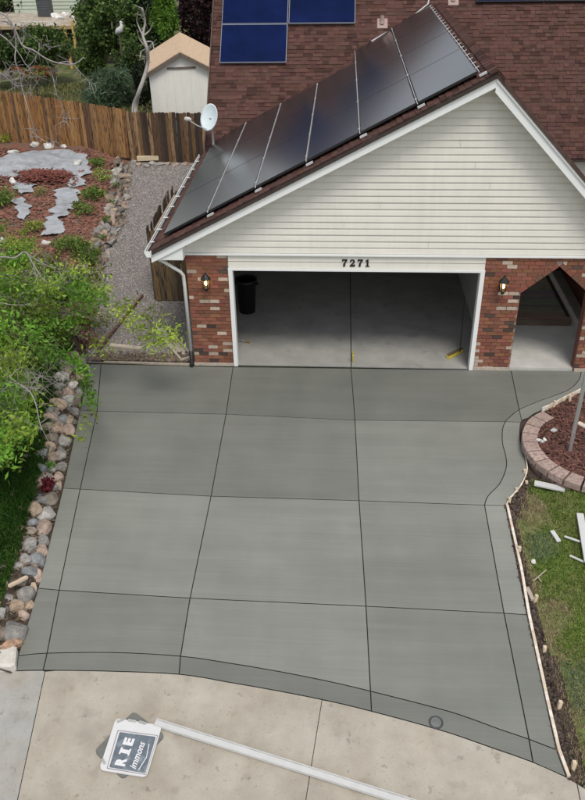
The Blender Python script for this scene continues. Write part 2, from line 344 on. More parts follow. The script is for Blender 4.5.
# ------------------------------------------------------------------ gravel side path
mb = MB(); yv = list(np.arange(0.0, 15.6, .3)); 
mb.add([(xe(y)-.25, y, .004) for y in yv]+[(-.7, y, .004) for y in yv], [(i, len(yv)+i, len(yv)+i+1, i+1) for i in range(len(yv)-1)])
path = struct('gravel_path', mb, mat('gravel_bed', (.18, .16, .15), .95, var=.5, scale=40, bump=1, bscale=50))
n = 46000; yy = rng.uniform(0.02, 15.2, n)**1.0; xx = rng.uniform(0, 1, n)*(np.interp(yy, _ty, _tx)+.0+.75)*1.0; xx = -.75+(np.interp(yy, _ty, _tx)-.02+.75)*rng.uniform(0, 1, n)
s = rng.uniform(.009, .019, n)*(1+yy*.03); oc = np.array([(1, 0, 0), (0, 1, 0), (-1, 0, 0), (0, -1, 0), (0, 0, .7)])
th = rng.uniform(0, 6.28, n); st = rng.uniform(.6, 1.4, n); Cc, Ss = np.cos(th), np.sin(th)
V = np.zeros((n, 5, 3)); ox = oc[None, :, 0]*s[:, None]*st[:, None]; oy = oc[None, :, 1]*s[:, None]
V[:, :, 0] = xx[:, None]+ox*Cc[:, None]-oy*Ss[:, None]; V[:, :, 1] = yy[:, None]+ox*Ss[:, None]+oy*Cc[:, None]; V[:, :, 2] = .004+oc[None, :, 2]*s[:, None]
F = (np.arange(n)[:, None, None]*5+np.array([(0, 1, 4), (1, 2, 4), (2, 3, 4), (3, 0, 4)])[None]).reshape(-1, 3)
g = jitter((.26, .235, .222), n, .45, .05); g[rng.uniform(0, 1, n) < .10] *= 1.45; g[rng.uniform(0, 1, n) < .15] *= .4
tag(fast('gravel', V.reshape(-1, 3), F, mat('gravel_stone', src='vc', rough=.9, var=.1), np.repeat(g, 4, 0)), 'pinkish grey gravel covering the side path by the garage', 'gravel', kind='stuff')

# ================================================================== HOUSE
house = thing('house', 'house with pale lap siding gable, red brick piers, brown shingle roof and open double garage', 'house', (0, 0, 0))
XL, XR, DT, ZS = -.93, 7.95, 2.206, 2.53                  # left corner, right corner, door head, bottom of the siding
RK = .5153; RX, RZ = 4.70, 5.965                          # left pitch, ridge
def zg(x): return RZ-(RX-x)*RK if x < RX else RZ-(x-RX)*1.0
YE = 6.3
M_SIDE = mat('cream_siding', (.675, .65, .585), .55, var=.05, scale=1.8, streak=[((.4, 1, 6), 3, .03), ((5, 1, .35), 2, .03)])
M_BRICK = mat('brick', src='obj', rough=.9, var=.3, scale=45, bump=.5, bscale=90)
M_BRICKV = mat('brick_joined', src='vc', rough=.9, var=.3, scale=45, bump=.5, bscale=90)
M_MORTAR = mat('mortar', (.30, .235, .20), .95, var=.2, scale=40)
M_WALLD = mat('drywall', (.36, .35, .33), .9, var=.1, scale=3)
# -- siding boards on the gable, each a board with a lipped lower edge
zb = ZS+.045; pitch = .128; i = 0
mb = MB(); mb.add([(XL, .03, ZS), (XR, .03, ZS), (XR, .03, zg(XR)-.12), (RX, .03, RZ-.12), (XL, .03, zg(XL)-.12), (XL, .16, ZS), (XR, .16, ZS), (XR, .16, zg(XR)-.12), (RX, .16, RZ-.12), (XL, .16, zg(XL)-.12)], [(0, 1, 2, 3, 4), (9, 8, 7, 6, 5), (0, 5, 6, 1), (1, 6, 7, 2), (2, 7, 8, 3), (3, 8, 9, 4), (4, 9, 5, 0)])
gable = mb.build('gable_wall', M_SIDE, house)
def xspan(z, off=.1): return max(XL, RX-(RZ-off-z)/RK), min(XR, RX+(RZ-off-z))
while True:
    z0 = zb+i*pitch; z1 = z0+pitch-.006
    if z1 > RZ-.16: break
    a0, b0_ = xspan(z0); a1, b1_ = xspan(z1)
    # profile (out from the wall, height): lip, flat face, then a cove running back to the wall
    pr = [(.0, 0), (-.022, 0), (-.022, .010), (-.012, .085), (.004, pitch-.006)]
    cut = random.uniform(.25, .75); dyb = random.uniform(-.0015, .0015)
    for f0_, f1_ in (((0, cut), (cut, 1)) if b0_-a0 > 3.5 and i % 3 == 1 else ((0, 1),)):
        V = []
        for (o, h) in pr:
            t = h/(z1-z0); lo_ = a0+(a1-a0)*t; hi_ = b0_+(b1_-b0_)*t; xc = a0+(b0_-a0)*cut
            V += [(lo_ if f0_ == 0 else xc+.002, o+dyb, z0+h), (hi_ if f1_ == 1 else xc-.002, o+dyb, z0+h)]
        mb = MB(); mb.add(V, [(2*k, 2*k+1, 2*k+3, 2*k+2) for k in range(len(pr)-1)]+[(0, 2, 4, 6, 8), (9, 7, 5, 3, 1)]); mb.build('siding_board', M_SIDE, gable)
    i += 1
MB().box(((XL+XR)/2, -.018, ZS+.018), (XR-XL, .07, .036)).build('drip_trim', M_WHITE, gable)
# -- header over the garage door: two boards, and the house number
for z0, h in ((DT+.05, .135), (DT+.19, .13)):
    MB().hexa([(-.08, .02, z0), (-.08, -.012, z0), (4.96, -.012, z0), (4.96, .02, z0)], [(-.08, .02, z0+h-.006), (-.08, -.002, z0+h-.006), (4.96, -.002, z0+h-.006), (4.96, .02, z0+h-.006)]).build('header_board', M_SIDE, gable)
MB().box((2.44, .1, (DT+ZS)/2), (5.04, .14, ZS-DT)).build('door_header', M_SIDE, gable)
# -- door jambs
for x in (-.045, 4.925):
    MB().box((x, .06, DT/2), (.085, .19, DT)).build('door_jamb', M_WHITE, house)
MB().box((2.44, .06, DT+.022), (5.06, .192, .045)).build('door_head_trim', M_WHITE, house)
# -- brick walls
BP = 2.53/31
bkm = MB().box((0, 0, 0), (1, 1, 1)).mesh('brick', M_BRICK)
AX, AZ, AS, AL, AR = 6.385, 2.345, 1.775, 5.72, 7.05      # arch: apex, spring height, jambs
lp = MB().box(((XL-.085)/2, .11, 1.265), (-.085-XL, .19, 2.53)).build('brick_pier', M_MORTAR, house)
mb = MB(); mb.box(((4.965+AL)/2, .12, 1.265), (AL-4.965, .21, 2.53)); mb.box(((AR+XR)/2, .12, 1.265), (XR-AR, .21, 2.53))
mb.add([(AL, .015, AS), (AX, .015, AZ), (AR, .015, AS), (AR, .015, 2.53), (AX, .015, 2.53), (AL, .015, 2.53), (AL, .225, AS), (AX, .225, AZ), (AR, .225, AS), (AR, .225, 2.53), (AX, .225, 2.53), (AL, .225, 2.53)], [(0, 1, 4, 5), (1, 2, 3, 4), (11, 10, 7, 6), (10, 9, 8, 7), (0, 6, 7, 1), (1, 7, 8, 2), (5, 4, 10, 11), (4, 3, 9, 10)])
rp = mb.build('arch_wall', M_MORTAR, house)
def opening(z):   # x interval of the arch opening at height z
    if z < AS: return AL, AR
    if z > AZ+.12: return None
    t = (AZ+.12-z)/(AZ+.12-AS); return AX-(AX-AL+.02)*min(1, t), AX+(AR-AX+.02)*min(1, t)
bricks = []
def brick_col():
    r = random.random()
    if r < .11: t = random.uniform(.8, 1.1); return (.50*t, .40*t, .32*t)
    if r < .19: t = random.uniform(.8, 1.4); return (.075*t, .048*t, .040*t)
    t = random.uniform(.72, 1.25); return (.235*t, .092*t*random.uniform(.88, 1.15), .058*t*random.uniform(.9, 1.15))
for (xa, xb, par) in ((XL, -.085, lp), (4.965, XR, rp)):
    for j in range(31):
        z = (j+.5)*BP; x = xa-(.1 if j % 2 else 0)
        while x < xb:
            l, r = max(x, xa)+.004, min(x+.203, xb)-.005; x += .208
            segs = [(l, r)]
            if par is rp:
                o = opening(z)
                if o: segs = [(l, min(r, o[0]-.004)), (max(l, o[1]+.004), r)]
            for (l2, r2) in segs:
                if r2-l2 > .03: bricks.append((l2, r2, z, par, brick_col()))
bricks.sort(key=lambda b: abs(b[0]-3)); bricks.sort(key=lambda b: b[0] > 6.6)
mbj = MB()
for n_, (l, r, z, par, c) in enumerate(bricks):
    dy = random.uniform(-.003, .002)
    if n_ < 285: inst('brick', bkm, ((l+r)/2, .02+dy, z), par, scale=(r-l, .05, BP-.011), color=c)
    else: mbj.cur = c; mbj.box(((l+r)/2, .02+dy, z), (r-l, .05, BP-.011))
tag(mbj.build('joined_bricks', M_BRICKV, rp), kind='stuff')
# sloping header bricks round the arch
for (x0, z0, x1_, z1_) in ((AL, AS, AX, AZ), (AX, AZ, AR, AS)):
    d = np.array((x1_-x0, 0, z1_-z0)); Ln = np.linalg.norm(d); d /= Ln; up = np.array((-d[2], 0, d[0])); nb = 5
    for k in range(nb):
        a = np.array((x0, 0, z0))+d*(Ln*k/nb+.006); b = np.array((x0, 0, z0))+d*(Ln*(k+1)/nb-.006)
        MB().hexa([a+(0, .06, 0), b+(0, .06, 0), b+(0, -.012, 0), a+(0, -.012, 0)], [a+up*.085+(0, .06, 0), b+up*.085+(0, .06, 0), b+up*.085+(0, -.012, 0), a+up*.085+(0, -.012, 0)]).build('arch_brick', M_BRICK, rp, color=(.21*random.uniform(.7, 1.2), .08, .055))
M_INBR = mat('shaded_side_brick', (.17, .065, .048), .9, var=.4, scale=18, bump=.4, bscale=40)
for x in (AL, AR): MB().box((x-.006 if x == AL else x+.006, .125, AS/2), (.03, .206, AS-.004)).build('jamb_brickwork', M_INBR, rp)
for (xa, xb) in ((XL-.01, -.1), (4.98, AL-.01), (AR+.01, XR)): MB().box(((xa+xb)/2, .0, .035), (xb-xa, .06, .07)).build('footing_course', mat('footing', (.42, .36, .30), .9, var=.25, scale=20), house)
# -- other walls of the garage and house
def wall(name, c, d, m, par=house): return MB().box(c, d).build(name, m, par)
wall('side_wall', (XL+.06, 7.3, 1.39), (.12, 14.2, 2.78), M_SIDE)
wall('garage_wall', (5.30, 3.3, 1.33), (.1, 6.1, 2.64), M_WALLD); wall('garage_wall', (2.2, 6.35, 1.33), (6.2, .1, 2.64), M_WALLD); wall('garage_wall', (-.78, 3.25, 1.33), (.06, 6.0, 2.64), M_WALLD)
wall('garage_ceiling', (2.2, 3.3, 2.68), (6.3, 6.1, .06), M_WALLD)
wall('return_wall', (-.40, .24, 1.28), (.66, .04, 2.5), M_WALLD); wall('return_wall', (5.1, .25, 1.28), (.26, .04, 2.5), M_WALLD)
M_GFL = mat('garage_concrete', src='obj', rough=.55, var=.2, scale=1.8, bump=.05, spots=(2.2, .62, .84), detail=8)
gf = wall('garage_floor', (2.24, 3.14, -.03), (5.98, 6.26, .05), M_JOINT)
for xa, xb in ((-.745, 2.405), (2.425, 5.25)): MB().box(((xa+xb)/2, 3.14, .003), (xb-xa, 6.25, .03)).build('floor_slab', M_GFL, gf, color=(.30, .295, .275))
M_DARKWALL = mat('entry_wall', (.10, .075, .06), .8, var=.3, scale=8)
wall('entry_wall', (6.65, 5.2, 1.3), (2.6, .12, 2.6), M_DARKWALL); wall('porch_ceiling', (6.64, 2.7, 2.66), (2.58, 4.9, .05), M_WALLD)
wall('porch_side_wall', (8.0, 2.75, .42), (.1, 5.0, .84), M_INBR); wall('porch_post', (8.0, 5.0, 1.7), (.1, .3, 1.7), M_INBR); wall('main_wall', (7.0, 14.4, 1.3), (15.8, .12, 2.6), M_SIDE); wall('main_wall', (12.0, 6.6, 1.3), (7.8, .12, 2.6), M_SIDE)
pf = wall('porch_floor', (6.65, 2.63, .0), (2.58, 5.2, .1), mat('porch_concrete', (.47, .46, .43), .75, var=.14, scale=3, bump=.05))
# -- roofs
M_SHV = mat('shingle_joined', src='vc', rough=.95, var=.22, scale=70, bump=.6, bscale=150, spec=.2)
M_SHO = mat('shingle', src='obj', rough=.95, var=.22, scale=70, bump=.6, bscale=150, spec=.2)
M_UNDER = mat('roof_underlay', (.05, .036, .032), .95, var=.2)
def zm(y): return 2.75+(y-YE)
YV = lambda x: YE+zg(x)-2.75
x0 = -1.50; mb = MB()
P = [(x0, -.385), (RX, -.385), (RX, YV(RX)+.3), (x0, YV(x0)+.3)]
mb.prism([(x, y, zg(x)-.115) for x, y in P], (0, 0, .1)); groof = mb.build('garage_roof', M_UNDER, house)
P = [(RX, -.385), (8.35, -.385), (8.35, YV(8.35)+.3), (RX, YV(RX)+.3)]; mb = MB(); mb.prism([(x, y, zg(x)-.115) for x, y in P], (0, 0, .1)); mb.build('entry_roof', mat('roof_plain', (.085, .052, .045), .95, var=.35, scale=9, bump=.6), house)
mb = MB(); mb.prism([(-1.46, y, zm(y)-.12) for y in (YE-.05, 10.5)]+[(18, y, zm(y)-.12) for y in (10.5, YE-.05)], (0, 0, .1)); mroof = mb.build('main_roof', M_UNDER, house)
mb = MB(); mb.prism([(-1.46, 10.5, zm(10.5)-.12), (18, 10.5, zm(10.5)-.12), (18, 14.75, zm(6.25)-.12), (-1.46, 14.75, zm(6.25)-.12)], (0, 0, .1)); mb.build('rear_roof', mat('roof_plain'), house)
mb = MB(); mb.prism([(XL, 6.4, 2.6), (XL, 10.5, 6.7), (XL, 14.6, 2.6)], (.1, 0, 0)); mb.build('end_gable', M_SIDE, house)
mb = MB().bar((-1.48, YE-.05, zm(YE-.05)-.09), (-1.48, 10.5, zm(10.5)-.09), .03, .2); mb.build('rake_board', mat('brown_fascia', (.09, .055, .045), .7), mroof)
def sh_col():
    t = random.choice((.6, .8, .9, 1, 1, 1.05, 1.15)); return (.098*t*random.uniform(.95, 1.05), .050*t*random.uniform(.95, 1.05), .041*t*random.uniform(.93, 1.07))
def shingle_pts(O, ux, us_, nn, a, b, s0, s1):
    t0, t1 = random.choice((.008, .012, .02, .024)), .003
    lo = [O+ux*a+us_*s0, O+ux*b+us_*s0]; hi = [O+ux*a+us_*s1, O+ux*b+us_*s1]
    return [lo[0], lo[1], hi[1], hi[0]], [lo[0]+nn*t0, lo[1]+nn*t0, hi[1]+nn*t1, hi[0]+nn*t1]
# main roof shingles
s2 = math.sqrt(.5); O = np.array((-1.46, YE-.06, zm(YE-.06)-.018)); ux = np.array((1., 0, 0)); us_ = np.array((0, s2, s2)); nn = np.array((0, -s2, s2))
items = []
for j in range(0, 52):
    a = -random.uniform(0, .2)
    while a < 11.2:
        wd = random.uniform(.10, .27); A, B = max(a, 0), a+wd-.006; a += wd
        if B-A < .03: continue
        c = O+ux*(A+B)/2+us_*(j*.115+.06)
        if zg(c[0]) > c[2]+.12 and -1.5 < c[0] < 8.3: continue
        q, qq = shingle_pts(O, ux, us_, nn, A, B, j*.115, j*.115+.14)
        u, v, d = proj(c); vis = 0
        if 205 < u < 585 and 0 < v < 170 and not (217 < u < 287 and v < 66) and not (285 < u < 355 and v < 28): vis = (B-A)/d/d
        items.append((vis, q, qq, sh_col()))
items.sort(key=lambda t: -t[0]); mbj = MB()
for k_, (v, q, qq, c) in enumerate(items):
    if k_ < 270 and v > 0:
        o = MB().hexa(q, qq).build('shingle', M_SHO, mroof, color=c)
    else: mbj.cur = c; mbj.hexa(q, qq)
tag(mbj.build('joined_shingles', M_SHV, mroof), kind='stuff')
# garage roof shingles (rows climb from the left eave to the ridge)
L5 = math.sqrt(1+RK*RK); us_ = np.array((1, 0, RK))/L5; nn = np.array((-RK, 0, 1))/L5; ux = np.array((0., 1, 0)); O = np.array((x0-.02, 0, zg(x0-.02)-.016)); mbj = MB()
COLX = [-1.27, -.36, .57, 1.52, 2.48, 3.46, 4.46]; PY0 = -.10; PLEN = 2.32; NP = [3, 3, 3, 3, 4, 4]
for j in range(60):
    sx = x0+(j+.5)*.115/L5; a = -.40-random.uniform(0, .15); end = YV(sx)+.1
    while a < end:
        wd = random.uniform(.10, .27); A, B = max(a, -.40), min(a+wd-.006, end); a += wd
        if B-A < .03: continue
        if -.9 < sx < 4.35 and A > .35 and B < 6.4: continue      # under the solar panels
        q, qq = shingle_pts(O, ux, us_, nn, A, B, j*.115, min(j*.115+.14, 6.97)); mbj.cur = sh_col(); mbj.hexa(q, qq)
tag(mbj.build('joined_shingles', M_SHV, groof), kind='stuff')
y = -.42
while y < YV(RX)-.1:
    MB().hexa([(RX-.13, y, zg(RX-.13)+.004), (RX, y, RZ+.008), (RX, y+.27, RZ+.004), (RX-.13, y+.27, zg(RX-.13))], [(RX-.13, y, zg(RX-.13)+.022), (RX, y, RZ+.035), (RX, y+.27, RZ+.014), (RX-.13, y+.27, zg(RX-.13)+.008)]).hexa([(RX, y, RZ+.008), (RX+.13, y, RZ-.12), (RX+.13, y+.27, RZ-.13), (RX, y+.27, RZ+.004)], [(RX, y, RZ+.035), (RX+.13, y, RZ-.10), (RX+.13, y+.27, RZ-.115), (RX, y+.27, RZ+.014)]).build('ridge_cap', M_SHO, groof, color=sh_col()); y += .21
# -- rake boards, eave box, gutter, downspout
for sgn, xe_ in ((-1, x0-.03), (1, 8.35)):
    def q4(x, dz0, dz1, ya, yb): return [(x, ya, zg(x)+dz0), (x, yb, zg(x)+dz0), (x, yb, zg(x)+dz1), (x, ya, zg(x)+dz1)]
    k_ = 1.0 if sgn < 0 else 1.28
    MB().hexa(q4(xe_, -.27*k_, -.025, -.30, -.345), q4(RX, -.27*k_, -.025, -.30, -.345)).build('rake_board', M_WHITE, groof)
    MB().hexa(q4(xe_, -.125*k_, -.018, -.343, -.372), q4(RX, -.125*k_, -.018, -.343, -.372)).build('rake_trim', M_WHITE, groof)
    MB().hexa(q4(xe_, -.21, -.20, -.32, .03), q4(RX, -.21, -.20, -.32, .03)).build('rake_soffit', M_WHITE, groof)
mb = MB(); mb.prism([(-1.47, -.31, 2.53), (XL+.02, -.31, 2.53), (XL+.02, -.31, zg(XL)-.13), (-1.47, -.31, zg(-1.47)-.13)], (0, .3, 0)); mb.build('eave_box', M_WHITE, groof)
MB().box((-1.2, 7.1, 2.54), (.56, 14.2, .03)).build('eave_soffit', M_WHITE, groof)
MB().box((-1.50, 3.2, 2.64), (.03, 6.9, .2)).build('eave_fascia', M_WHITE, groof)
def gut(y): return [(-1.515, y, 2.735), (-1.515, y, 2.62), (-1.60, y, 2.62), (-1.635, y, 2.70), (-1.635, y, 2.745), (-1.622, y, 2.745), (-1.622, y, 2.70), (-1.592, y, 2.632), (-1.527, y, 2.632), (-1.527, y, 2.735)]
a, b = gut(-.40), gut(6.35); n = 10
mb = MB(); mb.add(a+b, [(i, (i+1) % n, n+(i+1) % n, n+i) for i in range(n)]+[tuple(range(n)), tuple(range(n, 2*n))[::-1]]); mb.prism([(-1.515, -.402, 2.735), (-1.515, -.402, 2.62), (-1.60, -.402, 2.62), (-1.635, -.402, 2.70), (-1.635, -.402, 2.745)], (0, .01, 0))
gutter = mb.build('gutter', M_WHITE, house)
MB().box((-1.572, 2.98, 2.66), (.085, 6.7, .045)).build('gutter_dark_strip', mat('gutter_strip_dark', (.03, .025, .022), .95, var=.4), gutter)  # near-black strip added so the gutter's hollow looks dark
for k_ in range(9): MB().box((-1.575, .1+k_*.7, 2.742), (.09, .03, .008)).build('gutter_hanger', M_WHITE, gutter)
MB().tube([(-1.57, -.22, 2.63), (-1.56, -.22, 2.56), (-1.36, -.2, 2.47), (-1.03, -.14, 2.22), (-.985, -.09, 2.12), (-.985, -.06, 1.9), (-.985, -.055, .36)], .036, 8).build('downspout', mat('grey_white_paint', (.62, .62, .60), .5, var=.05), gutter, smooth=True)
MB().tube([(-.985, -.055, .38), (-.985, -.055, .08), (-1.0, -.10, .03)], .045, 10).build('downspout_boot', M_PLASTIC_BLACK, gutter, smooth=True)
# -- house number 7271 (slab-serif figures as flat plates)
M_NUM = mat('black_numeral', (.012, .012, .012), .5)
G7 = [(0, .78), (0, 1), (.66, 1), (.66, .84), (.42, .45), (.38, 0), (.12, 0), (.17, .42), (.42, .80), (.14, .80), (.10, .70), (0, .70)]
G1 = [(.02, .0), (.02, .10), (.17, .10), (.17, .76), (.02, .72), (.02, .84), (.26, 1), (.40, 1), (.40, .10), (.55, .10), (.55, 0)]
G2 = [(0, 0), (0, .16), (.32, .46), (.41, .62), (.41, .76), (.34, .86), (.26, .86), (.20, .78), (.22, .66), (.02, .66), (.02, .82), (.12, .95), (.30, 1.0), (.50, .96), (.64, .82), (.64, .64), (.52, .44), (.30, .24), (.52, .22), (.56, .32), (.68, .32), (.66, 0)]
numb = thing('house_number', 'black figures 7271 on the pale board over the garage door', 'house number', (2.44, -.02, 2.30))
for k_, (g, xo) in enumerate(((G7, 0), (G2, .15), (G7, .305), (G1, .455))):
    mb = MB(); mb.prism([(2.175+xo+.155*p[0], -.022, 2.305+.15*p[1]) for p in g], (0, .012, 0)); mb.build('numeral', M_NUM, numb)
# -- wall lanterns
M_GLOW = mat('lamp_bulb', (1, .8, .5), .5, emit=(1, .62, .25), estr=14, var=0); M_LGLASS = mat('lantern_glass', (.5, .36, .18), .15, var=0); M_LGLASS.node_tree.nodes['Principled BSDF'].inputs['Alpha'].default_value = .35
for (x, z, lab) in ((-.53, 1.98, 'black wall lantern with warm bulb on the brick pier by the downspout'), (5.33, 1.98, 'black wall lantern with warm bulb on the brick between garage and arch')):
    t = thing('wall_lantern', lab, 'lantern', (x, -.01, z), 'wall lanterns lit beside the garage door'); c = np.array((x, -.16, z))
    MB().lathe(c+(0, 0, .09), [(.105, 0), (.10, .015), (.06, .07), (.025, .10), (.015, .14), (.002, .15)], 8).build('cap', M_PLASTIC_BLACK, t)
    MB().lathe(c+(0, 0, -.1), [(.052, 0), (.082, .185)], 6).build('glass', M_LGLASS, t)
    MB().lathe(c+(0, 0, -.04), [(.01, 0), (.03, .03), (.026, .07), (.008, .09)], 10).build('bulb', M_GLOW, t, smooth=True)
    mb = MB()
    for k_ in range(6):
        an = math.pi/3*k_; mb.bar(c+(.053*math.cos(an), .053*math.sin(an), -.1), c+(.084*math.cos(an), .084*math.sin(an), .092), .011, .011)
    mb.lathe(c+(0, 0, -.125), [(.008, -.05), (.03, -.03), (.03, 0), (.058, .012), (.058, .03)], 8); mb.build('cage', M_PLASTIC_BLACK, t)
    MB().tube([c+(0, 0, -.14), c+(0, .06, -.19), c+(0, .13, -.15), c+(0, .155, -.07)], .012, 6).box((x, -.018, z-.06), (.09, .02, .2)).build('bracket', M_PLASTIC_BLACK, t)

# ================================================================== ON THE ROOF
M_PGL = mat('panel_glass', (.014, .015, .018), .2, var=.2, scale=1.5, spec=1.0); M_PGL.node_tree.nodes['Principled BSDF'].inputs['IOR'].default_value = 2.2
M_PFR = mat('panel_frame', (.02, .02, .022), .4, var=0)
M_RAIL = mat('rail_white', (.5, .5, .5), .4, var=.05)
# panels lie 9 cm above the garage roof
us_ = np.array((1, 0, RK))/L5; nn = np.array((-RK, 0, 1))/L5
def rp_(x, y, h): return np.array((x, y, zg(x)))+nn*h
names = ['first', 'second', 'third', 'fourth', 'fifth', 'sixth']
for ci in range(6):
    for k_ in range(NP[ci]):
        xa, xb = COLX[ci]+.018, COLX[ci+1]-.018; ya = PY0+k_*PLEN+.004; yb = PY0+(k_+1)*PLEN-.004
        where = 'at the gable edge' if k_ == 0 else ('at its rear end' if k_ == NP[ci]-1 else ('next to the gable edge one' if k_ == 1 else 'next to the rear one'))
        t = thing('solar_panel', 'black solar panel, %s row up from the gutter, %s' % (names[ci], where), 'solar panel', rp_(xa, ya, .06), 'black solar panels on the garage roof')
        Q = [(xa, ya), (xb, ya), (xb, yb), (xa, yb)]; mb = MB(); mb.hexa([rp_(x, y, .055) for x, y in Q], [rp_(x, y, .093) for x, y in Q]); mb.build('frame', M_PFR, t)
        Q = [(xa+.011, ya+.012), (xb-.011, ya+.012), (xb-.011, yb-.012), (xa+.011, yb-.012)]
        MB().hexa([rp_(x, y, .094) for x, y in Q], [rp_(x, y, .0965) for x, y in Q]).build('glass', M_PGL, t)
for ci in range(1, 7):
    x = COLX[ci]; ln = PY0+PLEN*max(NP[min(ci, 5)], NP[ci-1]); end = ' beside the ridge' if ci == 6 else ''
    t = thing('mounting_rail', 'white mounting rail along the upper side of the %s row of black panels' % names[ci-1], 'mounting rail', rp_(x, PY0, .05), 'white rails between the black panels')
    mb = MB(); mb.bar(rp_(x, PY0-.03, .085), rp_(x, ln, .085), .012, .03, nn); mb.build('rail', M_RAIL, t)
    nc = 5 if ci < 6 else 22
    for k_ in range(nc):
        y = PY0+.25+(ln-PY0-.4)*k_/(nc-1); mb = MB(); mb.bar(rp_(x-.02, y, .100), rp_(x+.02+(.03 if ci == 6 else 0), y, .100), .022, .01, nn); mb.build('clamp', M_RAIL, t)
    mb = MB(); mb.bar(rp_(x-.02, PY0-.09, .03), rp_(x+.10, PY0-.09, .03), .07, .03, nn); mb.build('roof_foot', M_RAIL, t)
# blue panels on the main roof
M_BGL = mat('blue_panel_glass', (.004, .0105, .052), .35, var=.4, scale=1.2, spec=.03)
M_SIL = mat('silver_frame', (.24, .26, .30), .5, metal=.2, var=.05)
M_CELL = mat('cell_line', (.005, .013, .062), .5, spec=.03, var=0)
nm = np.array((0, -s2, s2)); um = np.array((0, s2, s2))
def pm(px, py, h=.0): return onpl(px, py, (0, YE, 2.75+h/s2), (0, -1, 1))
w_ = 1.80; h_ = 1.17; q0 = pm(219.5, 62.5, .1)
for (i_, j_, lab) in ((0, 0, 'blue solar panel alone in the lower row on the main roof'), (0, 1, 'blue solar panel above the lone lower one on the main roof'), (1, 1, 'blue solar panel of the upper row standing out to the right of the lower one'), (2, -99, 'dark solar panel high on the main roof behind the gable ridge'), (3, -99, 'dark solar panel high on the main roof beyond the gable ridge')):
    if j_ == -99: o = pm(477, 1.5, .1)+ux[[1, 0, 2]]*0+np.array((1., 0, 0))*(i_-2)*(w_+.03)
    else: o = q0+np.array((1., 0, 0))*i_*(w_+.03)+um*j_*(h_+.02)
    if lab is None: lab = 'blue solar panel in the top row of the main roof array'
    t = thing('solar_panel', lab, 'solar panel', o, 'blue solar panels on the main roof'); X = np.array((1., 0, 0))
    mb = MB(); mb.hexa([o-nm*.05, o+X*w_-nm*.05, o+X*w_+um*h_-nm*.05, o+um*h_-nm*.05], [o, o+X*w_, o+X*w_+um*h_, o+um*h_]); mb.build('frame', M_SIL if j_ != -99 else M_PFR, t)
    e = .014; a = o+X*e+um*e+nm*.001; W_ = w_-2*e; H_ = h_-2*e; MB().hexa([a, a+X*W_, a+X*W_+um*H_, a+um*H_], [p+nm*.003 for p in (a, a+X*W_, a+X*W_+um*H_, a+um*H_)]).build('glass', M_BGL, t)
    mb = MB()
    for k_ in range(1, 10): mb.bar(a+X*W_*k_/10+nm*.0035, a+X*W_*k_/10+um*H_+nm*.0035, .007, .002, nm)
    for k_ in range(1, 6): mb.bar(a+um*H_*k_/6+nm*.0033, a+um*H_*k_/6+X*W_+nm*.0033, .006, .0016, nm)
    mb.build('cell_grid', M_CELL, t)
# roof vents and conduit
for px, py, lab in ((382, 27, 'small pinkish flashing with vent stub on the main roof above the black panels'), (453, 4, 'small pale vent flashing on the main roof beside the gable ridge')):
    p = pm(px, py); t = thing('roof_vent', lab, 'roof vent', p, None); X = np.array((1., 0, 0)); o = p-X*.13-um*.05
    MB().hexa([o, o+X*.28, o+X*.28+um*.3, o+um*.3], [q+nm*.018 for q in (o, o+X*.28, o+X*.28+um*.3, o+um*.3)]).build('flashing', mat('pink_flashing', (.33, .235, .21), .6, var=.15, scale=12), t)
    MB().lathe(p+um*.1, [(.075, 0), (.055, .08), (.05, .2), (.04, .2)], 12).build('stub', mat('pink_flashing'), t)
pts = [pm(372, 50, .03), pm(372, 41, .06), pm(383, 34.5, .06), pm(395, 28, .06), pm(412, 17, .06), pm(428, 4, .06), pm(430, -6, .05)]
tag(MB().tube(pts, .022, 6).build('conduit_pipe', M_RAIL, smooth=True), 'thin white conduit bent over the main roof above the black panels', 'conduit')
# satellite dish at the rear end of the gutter
b_ = np.array((-1.22, 6.25, zg(-1.22))); dish = thing('satellite_dish', 'pale satellite dish on a mast at the far end of the gutter', 'satellite dish', b_)
c_ = ony(209.5, 117.5, 6.2); dn = np.array((-.38, -.82, .42)); dn /= np.linalg.norm(dn); dx = np.cross((0, 0, 1), dn); dx /= np.linalg.norm(dx); dy_ = np.cross(dn, dx)
mb = MB(); R_ = 8; n = 28; V = []; 
for side in (0, 1):
    for i in range(R_+1):
        r = i/R_
        for k_ in range(n): an = 2*math.pi*k_/n; V.append(c_+dx*.25*r*math.cos(an)+dy_*.34*r*math.sin(an)+dn*(.085*r*r-.05-(0 if side == 0 else .012)))
o = (R_+1)*n; F = [(i*n+k_, i*n+(k_+1) % n, (i+1)*n+(k_+1) % n, (i+1)*n+k_) for i in range(R_) for k_ in range(n)]; F += [tuple(o+v for v in f[::-1]) for f in F]; F += [(R_*n+k_, R_*n+(k_+1) % n, o+R_*n+(k_+1) % n, o+R_*n+k_) for k_ in range(n)]
mb.add(V, F); mb.build('reflector', mat('dish_paint', (.58, .66, .68), .45, var=.06), dish, smooth=True)
MB().tube([b_-(0, 0, .03), b_+(0, 0, .3), c_-dn*.12-dy_*.1, c_-dn*.05], .032, 8).bar(b_+(0, 0, .01), b_+(.14, 0, .05), .14, .02).build('mast', mat('grey_brown_paint', (.28, .25, .24), .6), dish)
lnb = ony(187, 119, 5.75); MB().tube([c_-dy_*.3-dn*.03, (c_-dy_*.3+lnb)/2-dy_*.03, lnb], .014, 6).build('arm', M_RAIL, dish); MB().tube([lnb-dx*.05, lnb+dx*.05, lnb+dx*.12], [.05, .055, .03], 8).build('feed_horn', mat('beige_plastic', (.5, .48, .44), .5), dish)

